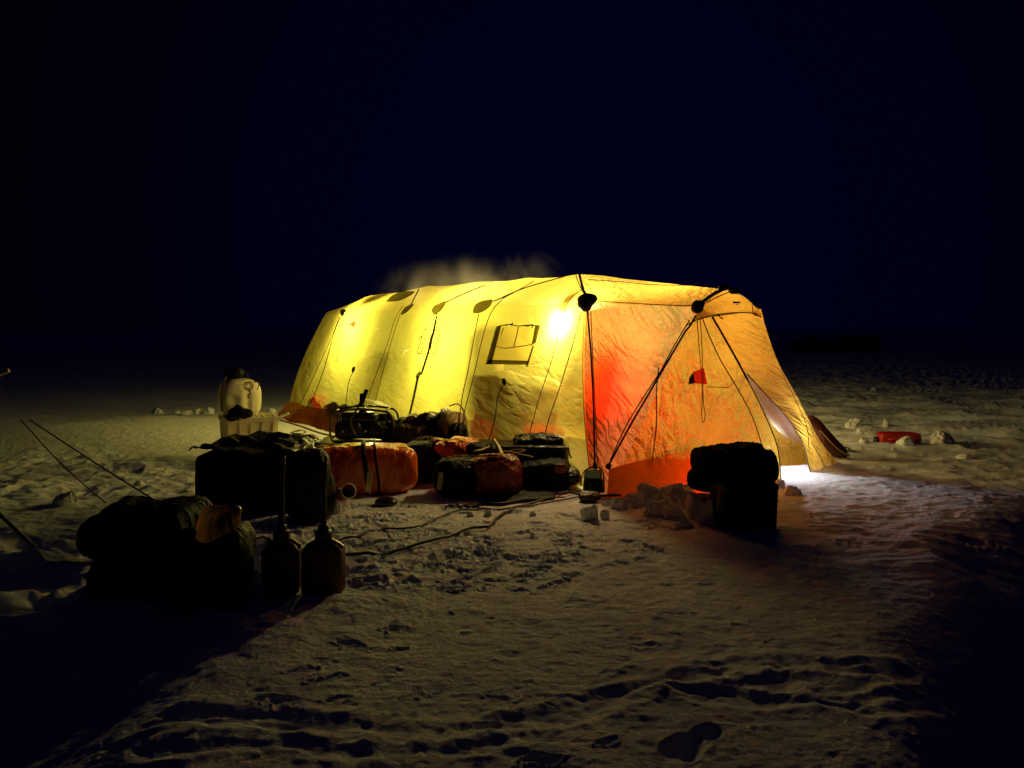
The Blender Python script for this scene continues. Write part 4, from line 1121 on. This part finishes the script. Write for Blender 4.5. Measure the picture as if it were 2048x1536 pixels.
M['whitetube'] = solid('white_tube', (.9, .88, .7), .4); o.data.materials[0] = M['whitetube']
o = tube('guy_rope', catmull([P(560, 840, 10.1), P(600, 852, 10.4), P(640, 866, 10.5), P(690, 878, 10.4)], 20), .012, M['seam']); tag(o, 'dark rope along the foot of the tent behind the crate', 'rope')

# foreground big bag
fb = empty('gear_bag', G(340, 1225), 'biggest black bag in the left foreground with a tan fold showing its golden sheen', 'bag')
v, f = soft_geo((P(305, 1225, 4.85).x, 4.85, -.03), (.72, .60, .66), rz=.05, p=3.4, n=36, na=.05, ns=3, seed=51, fine=.014, taper=.12, sag=.03); mesh_obj('body', v, f, M['black'], fb)
v, f = soft_geo((P(425, 1225, 4.78).x, 4.80, -.03), (.44, .50, .47), rz=.05, p=4.2, n=26, na=.03, ns=4, seed=52, fine=.012); mesh_obj('side_pocket', v, f, M['black'], fb)
def tancover():  # tan fold coloured to carry the black bag's golden sheen
    a = P(449, 1010, 4.66); nrows = 20; ncol = 48; vs = []
    base = [P(398, 1046, 4.62), P(400, 1084, 4.50), P(424, 1080, 4.47), P(446, 1070, 4.47), P(468, 1062, 4.50), P(478, 1050, 4.60)]
    bc = catmull(base, ncol)
    for i in range(nrows + 1):
        s = i / nrows
        for j in range(ncol + 1):
            p = a.lerp(bc[j], s)
            r_ = .05 * s * float(noise2(np.array([j * .16]), np.array([s * .8]), 77)[0]) + .02 * s * float(noise2(np.array([j * .5]), np.array([s]), 78)[0])
            vs.append(p + Vector((.10 * s * (1 - s) * (j / ncol - .5), -.05 * math.sin(math.pi * min(1, s * .8)) - r_, .05 * math.sin(math.pi * s))))
    fs = [(i * (ncol + 1) + j, (i + 1) * (ncol + 1) + j, (i + 1) * (ncol + 1) + j + 1, i * (ncol + 1) + j + 1) for i in range(nrows) for j in range(ncol)]
    return mesh_obj('tan_sheen_cover', vs, fs, M['tanfab'], fb)
M['tanfab'] = fabric('tan_sheen_cloth', (.32, .16, .04), (.22, .13, .04), 60, 8, .02, .2, trans=.6, gaps=.05)
tancover()
soft('collar', P(468, 1052, 4.66), (.08, .12, .11), M['gold'], fb, p=2.5, n=12, na=.02, ns=14, seed=3)
item('bag', 250, 1120, 150, 90, .5, M['black'], 'low black bag tucked behind the left end of the biggest bag', 'bag', y=5.5, z=-.02, seed=53, fine=.01, na=.04)

# fuel cans with tall spouts
def fuelcan(px, label, rz, w=.255):
    g = G(px, 1186); y = g.y + .07; x = (px - 1024) / FPX * y
    r = empty('fuel_can', (x, y, 0), label, 'fuel can', 'fuel cans with tall spouts')
    ca, sa = math.cos(rz), math.sin(rz); dd = .15; h = .27
    def R(a, b, z): return Vector((x + a * ca - b * sa, y + a * sa + b * ca, z))
    rows = [(0, .97, .97), (.015, 1, 1), (h * .93, 1, 1), (h, .97, .97), (h + .03, .78, .85), (h + .055, .42, .6), (h + .06, .2, .3)]
    vs = []; fs = []; n = 28
    for (z, kx, ky) in rows:
        for k in range(n):
            t = 2 * math.pi * k / n; c_, s_ = math.cos(t), math.sin(t); q = (abs(c_) ** 6 + abs(s_) ** 6) ** (-1 / 6)
            vs.append(R(c_ * q * w / 2 * kx, s_ * q * dd / 2 * ky, z - .01))
    for i in range(len(rows) - 1):
        for k in range(n): fs.append((i * n + k, i * n + (k + 1) % n, (i + 1) * n + (k + 1) % n, (i + 1) * n + k))
    fs.append(tuple(range(n))[::-1]); fs.append(tuple((len(rows) - 1) * n + k for k in range(n)))
    mesh_obj('body', vs, fs, M['fuelcan'], r)
    v, f = tube_geo([R(0, 0, h + .035), R(0, 0, h + .045), R(0, 0, h + .10), R(0, 0, h + .105), R(0, 0, h + .135), R(0, 0, h + .14)], [.050, .054, .054, .036, .034, .02], 10)
    mesh_obj('cap', v, f, M['blackpl'], r, False)
    tube('spout', catmull([R(0, 0, h + .13), R(0, 0, h + .30), R(.006, 0, h + .45), R(.012, 0, h + .54)], 16), [.020] * 7 + [.014] * 10, M['blackpl'], r, 10)
    tube('spout_tip', [R(.012, 0, h + .53), R(.02, -.005, h + .58)], [.010, .006], M['steel'], r)
    v, f = soft_geo(R(w * .30, 0, h + .005), (.10, .03, .035), rz=rz, p=4, n=6, na=0, roll=.5)
    mesh_obj('handle', v, f, M['orange'], r)  # orange lump stands for the glint on the can's shoulder
    return r
fuelcan(563, 'left dark red fuel can with a tall black spout, beside the biggest bag', .1, .235)
fuelcan(647, 'right dark red fuel can with a tall black spout, nearest the cable', -.08, .262)

# right crate group
rc = empty('black_crate', G(1488, 1063), 'upright black crate standing on the snow before the tent door', 'crate')
yR = 6.30; xr = P(1488, 1000, yR + .15).x
v, f = soft_geo((xr, yR + .18, -.02), (.44, .36, .42), rz=.08, p=14, n=16, na=.004, taper=-.08); mesh_obj('body', v, f, M['black'], rc)
v, f = soft_geo((xr, yR + .18, .34), (.48, .40, .05), rz=.08, p=14, n=10, na=.002); mesh_obj('rim', v, f, M['blackpl'], rc)
rb_ = empty('black_bag', (xr, yR + .2, .38), 'wide black bag lying on top of the black crate', 'bag')
v, f = soft_geo((P(1478, 930, yR).x, yR + .2, .385), (.64, .42, .28), rz=.03, p=4, n=30, na=.04, ns=5, seed=61, fine=.016); mesh_obj('body', v, f, M['deepblack'], rb_)
v, f = soft_geo((P(1530, 930, yR).x, yR + .12, .34), (.20, .34, .26), rz=.03, p=3, n=14, na=.02, ns=7, seed=62); mesh_obj('side_pocket', v, f, M['deepblack'], rb_)
tube('carry_handle', catmull([P(1440, 905, 6.3), P(1452, 897, 6.3), P(1478, 897, 6.32), P(1496, 903, 6.35)], 14), .010, M['deepblack'], rb_)
item('bag', 1412, 992, 66, 50, .3, M['deepblack'], 'small black bag resting left against the black crate', 'bag', y=6.7, z=.22, seed=63, na=.03, p=3)
item('box', 1412, 1016, 50, 36, .3, M['deepblack'], 'low dark box under the small black bag', 'box', y=6.9, z=-.02, seed=64, na=.01, p=6)
o = tube('stick', [P(1436, 1022, 6.2), P(1437, 990, 6.22), P(1440, 958, 6.25)], [.010, .008, .005], M['wood']); tag(o, 'thin pale wooden stick leaning at the left edge of the crate', 'stick')
o = tube('hook', catmull([P(1532, 972, 6.4), P(1538, 980, 6.38), P(1546, 985, 6.4), P(1552, 996, 6.45), P(1556, 1003, 6.5)], 14), .007, M['tan']); tag(o, 'curved brown rope loop at the right side of the crate', 'rope')

# ------------------------------------------------------------------ snow chunks
def chunk(px, py, w, h, label, seed, dep=None, p=2.6, rz=None):
    g = G(px, py); s = g.y / FPX; dep = dep or w * s * .8
    x, y = (px - 1024) / FPX * (g.y + dep / 2), g.y + dep / 2
    o = soft('snow_block', (x, y, gz(x, y) - h * s * .15), (w * s, dep, h * s * 1.12), M['snow'], rz=rz if rz is not None else (seed * .7) % 1.2 - .6, p=5, n=24, na=w * s * .05, ns=2.6 / (w * s), seed=seed, fine=w * s * .06, cuts=9)
    tag(o, label, 'snow block', 'loose lumps of snow'); return o
for a in [(1303, 1012, 52, 44, 'tallest snow block of the pile at the front skirt', 1), (1350, 1018, 84, 44, 'widest snow block under the small black bag', 2),
          (1268, 1016, 46, 32, 'grey snow block left in the pile at the front skirt', 3), (1240, 1022, 40, 24, 'low snow block at the left end of the pile', 4),
          (1312, 1036, 60, 26, 'rough flat snow block before the tallest one', 5), (1392, 1040, 54, 42, 'snow block second from the crate in the pile', 6),
          (1420, 1052, 44, 48, 'snow block touching the black crate', 7), (1352, 1044, 40, 20, 'small snow lump in front of the widest block', 8),
          (1370, 1060, 36, 16, 'lowest snow lump in shadow, left of the crate', 9), (1182, 1042, 38, 34, 'dark lone snow block left of the pile, before the tent corner', 10),
          (1208, 1040, 20, 20, 'little snow ball right beside the lone dark block', 11), (1215, 1014, 22, 12, 'tiny snow lump between lone block and pile', 12),
          (676, 1028, 46, 44, 'white snow block under the red mug', 13), (700, 1016, 24, 14, 'small crumb of snow right of the mug block', 14),
          (952, 995, 50, 36, 'bluish snow mound in shade before the dark duffel', 15), (990, 994, 20, 10, 'pale snow crumb at the right foot of the dark duffel', 16),
          (1066, 1034, 14, 11, 'round snow crumb between the two cables', 17), (942, 1034, 14, 9, 'small snow crumb left of the cables', 18),
          (976, 1033, 15, 10, 'small snow crumb just behind the thick cable', 19), (1560, 978, 26, 18, 'snow lump at the right foot of the front panel', 20),
          (1585, 992, 40, 16, 'dim flat snow lump right of the crate', 21), (1706, 868, 28, 20, 'yellow-lit snow lump behind the brown sled', 22),
          (1730, 880, 34, 12, 'low snow lump right behind the sled', 23), (1772, 868, 14, 16, 'small snow point behind the red canister', 24),
          (1815, 902, 34, 17, 'snow lump before the middle of the red canister', 25), (1788, 908, 14, 12, 'small snow crumb left before the red canister', 26),
          (1885, 900, 56, 36, 'large upright snow slab right of the red canister', 27), (1932, 922, 30, 12, 'low snow lump farthest right', 28),
          (1728, 898, 18, 10, 'small snow crumb left of the red canister', 29), (1690, 912, 24, 12, 'snow lump at the tip of the brown sled', 30),
          (316, 828, 20, 12, 'yellowish snow lump alone on the left skyline', 31), (374, 832, 18, 10, 'snow lump second in the row left of the crate', 32),
          (396, 830, 18, 14, 'taller snow lump in the row left of the crate', 33), (356, 828, 12, 7, 'tiny snow lump first in the row left of the crate', 34),
          (418, 831, 16, 14, 'snow lump touching the crate at its left', 35), (130, 1012, 46, 28, 'yellow-lit snow block alone at the left', 36),
          (278, 975, 18, 12, 'small bright snow lump between the two guy ropes', 37), (505, 1192, 44, 48, 'snow block between the biggest bag and the left fuel can', 38),
          (1748, 782, 14, 6, 'far small snow lump in the dark beyond the sled', 39), (545, 826, 12, 8, 'tiny far snow lump behind the crate', 40)]:
    chunk(*a)

# ------------------------------------------------------------------ cables, ropes, poles
def ground_line(name, pix, r, mat, label, cat, lift=.004, par=None, n=60):
    q = catmull([Vector((a, b, 0)) for a, b in pix], n); g = [G(p.x, p.y) for p in q]
    z = ground(np.array([p.x for p in g]), np.array([p.y for p in g]))
    z = np.convolve(np.pad(z, 2, 'edge'), np.ones(5) / 5, 'valid')
    o = tube(name, [Vector((p.x, p.y, float(zz) + r + lift)) for p, zz in zip(g, z)], r, mat, par, 8)
    if label: tag(o, label, cat)
    return o
ground_line('power_cable', [(1242, 996), (1172, 996), (1129, 988), (1074, 1008), (1025, 1022), (1006, 1034), (986, 1050), (975, 1060), (942, 1064), (885, 1082), (822, 1099), (758, 1115), (690, 1120)], .012, M['cable'],
            'thick dark cable curving from the tent corner to the right fuel can', 'cable', .012, n=120)
ground_line('power_cable', [(1166, 995), (1094, 1009), (1025, 1019), (965, 1023), (918, 1027), (879, 1039), (850, 1052), (822, 1060), (775, 1062), (742, 1066), (715, 1076), (670, 1082)], .008, M['cable'],
            'thin brown cable lying behind the thick one, ending behind the fuel cans', 'cable', .010, n=110)
ground_line('power_cable', [(480, 1070), (500, 1082), (520, 1092), (545, 1100)], .009, M['cable'], 'short piece of dark cable between the biggest bag and the left fuel can', 'cable', .01)
cc_ = ground_line('snap_hooks', [(892, 1020), (898, 1014), (906, 1018), (912, 1012), (920, 1018), (930, 1014), (940, 1020)], .010, M['pole'], 'chain of black snap hooks lying on the snow at the cables', 'snap hooks', .01)
ground_line('strap', [(935, 1016), (965, 1010), (1000, 1012), (1040, 1005), (1090, 1000)], .018, M['pole'], 'black webbing strip joined to the snap hooks', 'strap', .0)
ground_line('rope', [(580, 868), (600, 862), (612, 866), (598, 871), (585, 866), (600, 864)], .006, M['seam'], 'thin loop of cord on the bright snow right of the crate', 'cord', .004)
def aerial(name, pts, r, mat, label, cat):
    o = tube(name, pts, r, mat, None, 6); tag(o, label, cat); return o
aerial('guy_rope', catmull([P(40, 838, 8.6), P(125, 930, 7.2), P(212, 1006, 7.37)], 20), .006, M['pole'], 'left thin guy rope slanting down to the snow', 'rope')
aerial('guy_rope', catmull([P(60, 840, 9.2), P(200, 932, 8.2), P(312, 1002, 7.46)], 20), .008, M['pole'], 'right thin guy rope with a dark runner slanting to the snow', 'rope')
aerial('ski_pole', [P(-60, 960, 5.9), P(0, 1030, 5.75), P(88, 1112, 5.64)], .014, M['pole'], 'dark pole slanting into the snow at the left edge', 'pole')
aerial('rope_knot_pole', [Vector((-7.6, 6.4, 0.0)), P(17, 741, 6.0)], [.016, .018], M['bamboo'], 'pale pole made up for a reflective rope knot at the far left edge', 'pole')  # invented pole in place of a reflective guy rope knot
aerial('stick', [G(288, 1036, .03), G(262, 1048, .03), G(282, 1030, .05)], .014, M['bamboo'], 'short pale stick on the snow left behind the biggest bag', 'stick')

# ------------------------------------------------------------------ right side
rj = empty('red_canister', G(1805, 898), 'red plastic canister lying on its side in the snow', 'canister')
gc = G(1806, 897)
v, f = soft_geo((gc.x, gc.y + .12, gz(gc.x, gc.y) - .03), (.56, .24, .24), rz=-.1, p=6, n=18, na=.006, ns=5); mesh_obj('body', v, f, M['redcan'], rj)
v, f = tube_geo([(gc.x - .29, gc.y + .14, .1), (gc.x - .33, gc.y + .14, .1)], .045, 14); mesh_obj('cap', v, f, M['blackpl'], rj)
tube('handle', catmull([(gc.x - .2, gc.y + .02, .12), (gc.x - .12, gc.y - .03, .14), (gc.x + .08, gc.y - .03, .14), (gc.x + .16, gc.y + .01, .12)], 14), .014, M['redcan'], rj)
sb = empty('pulk_sled', P(1660, 895, 10.2), 'upturned brown sled leaning behind the door flap', 'sled')
def sledshell():
    rows = [P(1612, 850, 10.0), P(1626, 852, 9.95), P(1642, 864, 9.9), P(1658, 882, 9.85), P(1676, 898, 9.85), P(1694, 909, 9.9)]
    cl = catmull(rows, 24); vs = []; n = 13
    for i, p in enumerate(cl):
        wd = .20 * math.sin(math.pi * (.12 + .84 * (i / 24))) ** .5
        for k in range(n):
            t = -1.25 + 2.5 * k / (n - 1)
            vs.append(p + Vector((-.35 * wd * math.cos(t), -.10 * math.cos(t) * .8 + .02, wd * math.sin(t) * .8)))
    m_ = len(vs); vs += [v_ + Vector((.012, .014, 0)) for v_ in vs]
    fs = [(i * n + k, (i + 1) * n + k, (i + 1) * n + k + 1, i * n + k + 1) for i in range(24) for k in range(n - 1)]
    fs += [tuple(a + m_ for a in q[::-1]) for q in fs]
    mesh_obj('shell', vs, fs, M['brown'], sb)
    tube('edge_strip', [cl[i] + Vector((-.02, -.11, .0)) for i in range(8, 25)], .012, M['tan'], sb)
sledshell()
o = tube('cord', catmull([G(1664, 936), G(1685, 930), G(1705, 925)], 10), .012, M['seam']); tag(o, 'dark cord end trailing right from the door flap', 'cord')
# far dark loads
fd = 58.0
def farload(px, w, h, label, seed):
    x = (px - 1024) / FPX * fd; s = fd / FPX
    r = empty('covered_load', (x, fd, 0), label, 'covered sled', 'covered sleds far off in the dark')
    v, f = soft_geo((x, fd, gz(x, fd) + .12), (w * s, 1.6, h * s - .1), p=2.8, n=18, na=.14, ns=.9, seed=seed); mesh_obj('cover', v, f, M['deepblack'], r)
    for q_ in range(4):
        v, f = soft_geo((x + (q_ - 1.5) * w * s * .22, fd, gz(x, fd) + .35), (w * s * (.16 + .1 * ((q_ * seed) % 3)), 1.0, h * s * (.45 + .22 * ((q_ + seed) % 3))), p=2.6, n=8, na=.12, ns=1.4, seed=seed + q_); mesh_obj('load', v, f, M['deepblack'], r)
    for k in (-1, 1):
        v, f = soft_geo((x, fd + k * .5, gz(x, fd) - .02), (w * s * .95, .14, .2), p=6, n=8, na=.01); mesh_obj('runner', v, f, M['deepblack'], r)
farload(1636, 106, 26, 'left dark covered sled far behind the tent on the horizon', 4)
farload(1715, 90, 27, 'right dark covered sled far behind the tent on the horizon', 8)

# ------------------------------------------------------------------ steam over the roof
def steam():
    V, F = cubesphere(10); D = V / np.linalg.norm(V, axis=1)[:, None]
    rx, ry, rz_ = 2.6, .7, .50
    m, n, l = new_mat('steam')
    o_ = n.new('ShaderNodeOutputMaterial'); pv = n.new('ShaderNodeVolumePrincipled')
    tc_ = n.new('ShaderNodeTexCoord'); mp = n.new('ShaderNodeMapping')
    mp.inputs['Scale'].default_value = (1 / rx, 1 / ry, 1 / rz_)
    l.new(tc_.outputs['Object'], mp.inputs['Vector'])
    ln = n.new('ShaderNodeVectorMath'); ln.operation = 'LENGTH'; l.new(mp.outputs['Vector'], ln.inputs[0])
    fall = mth(n, l, 'MAXIMUM', mth(n, l, 'SUBTRACT', 1.0, ln.outputs['Value']), 0.0)
    mq = n.new('ShaderNodeMapping'); mq.inputs['Scale'].default_value = (1.9, 1.2, 1.0); mq.inputs['Location'].default_value = (3.1, 0, 0); mq.inputs['Rotation'].default_value = (0, .35, 0)
    l.new(tc_.outputs['Object'], mq.inputs['Vector'])
    nz = noise_node(n, l, mq.outputs['Vector'], 1.25, 5, .9, .5)
    nn = mth(n, l, 'POWER', mth(n, l, 'MULTIPLY', mth(n, l, 'MAXIMUM', mth(n, l, 'SUBTRACT', nz, .485), 0.0), 5.0), 1.5)
    sx_ = n.new('ShaderNodeSeparateXYZ'); l.new(mp.outputs['Vector'], sx_.inputs[0])
    low = mth(n, l, 'POWER', mth(n, l, 'MAXIMUM', mth(n, l, 'MULTIPLY_ADD', sx_.outputs['Z'], -.9, .75), 0.0), 1.5)
    dn = mth(n, l, 'MULTIPLY', mth(n, l, 'MULTIPLY', mth(n, l, 'MULTIPLY', fall, nn), low), 3.4)
    l.new(dn, pv.inputs['Density']); pv.inputs['Color'].default_value = (.95, .95, .95, 1)
    l.new(pv.outputs['Volume'], o_.inputs['Volume'])
    o = mesh_obj('steam', (D * np.array([rx, ry, rz_])).tolist(), F, m)
    o.location = TW(4.5, 1.2, 2.46); o.rotation_euler = (0, 0, math.atan2(TD.y, TD.x))
    tag(o, 'thin torn steam drifting over the roof ridge', 'steam', kind='stuff')
steam()
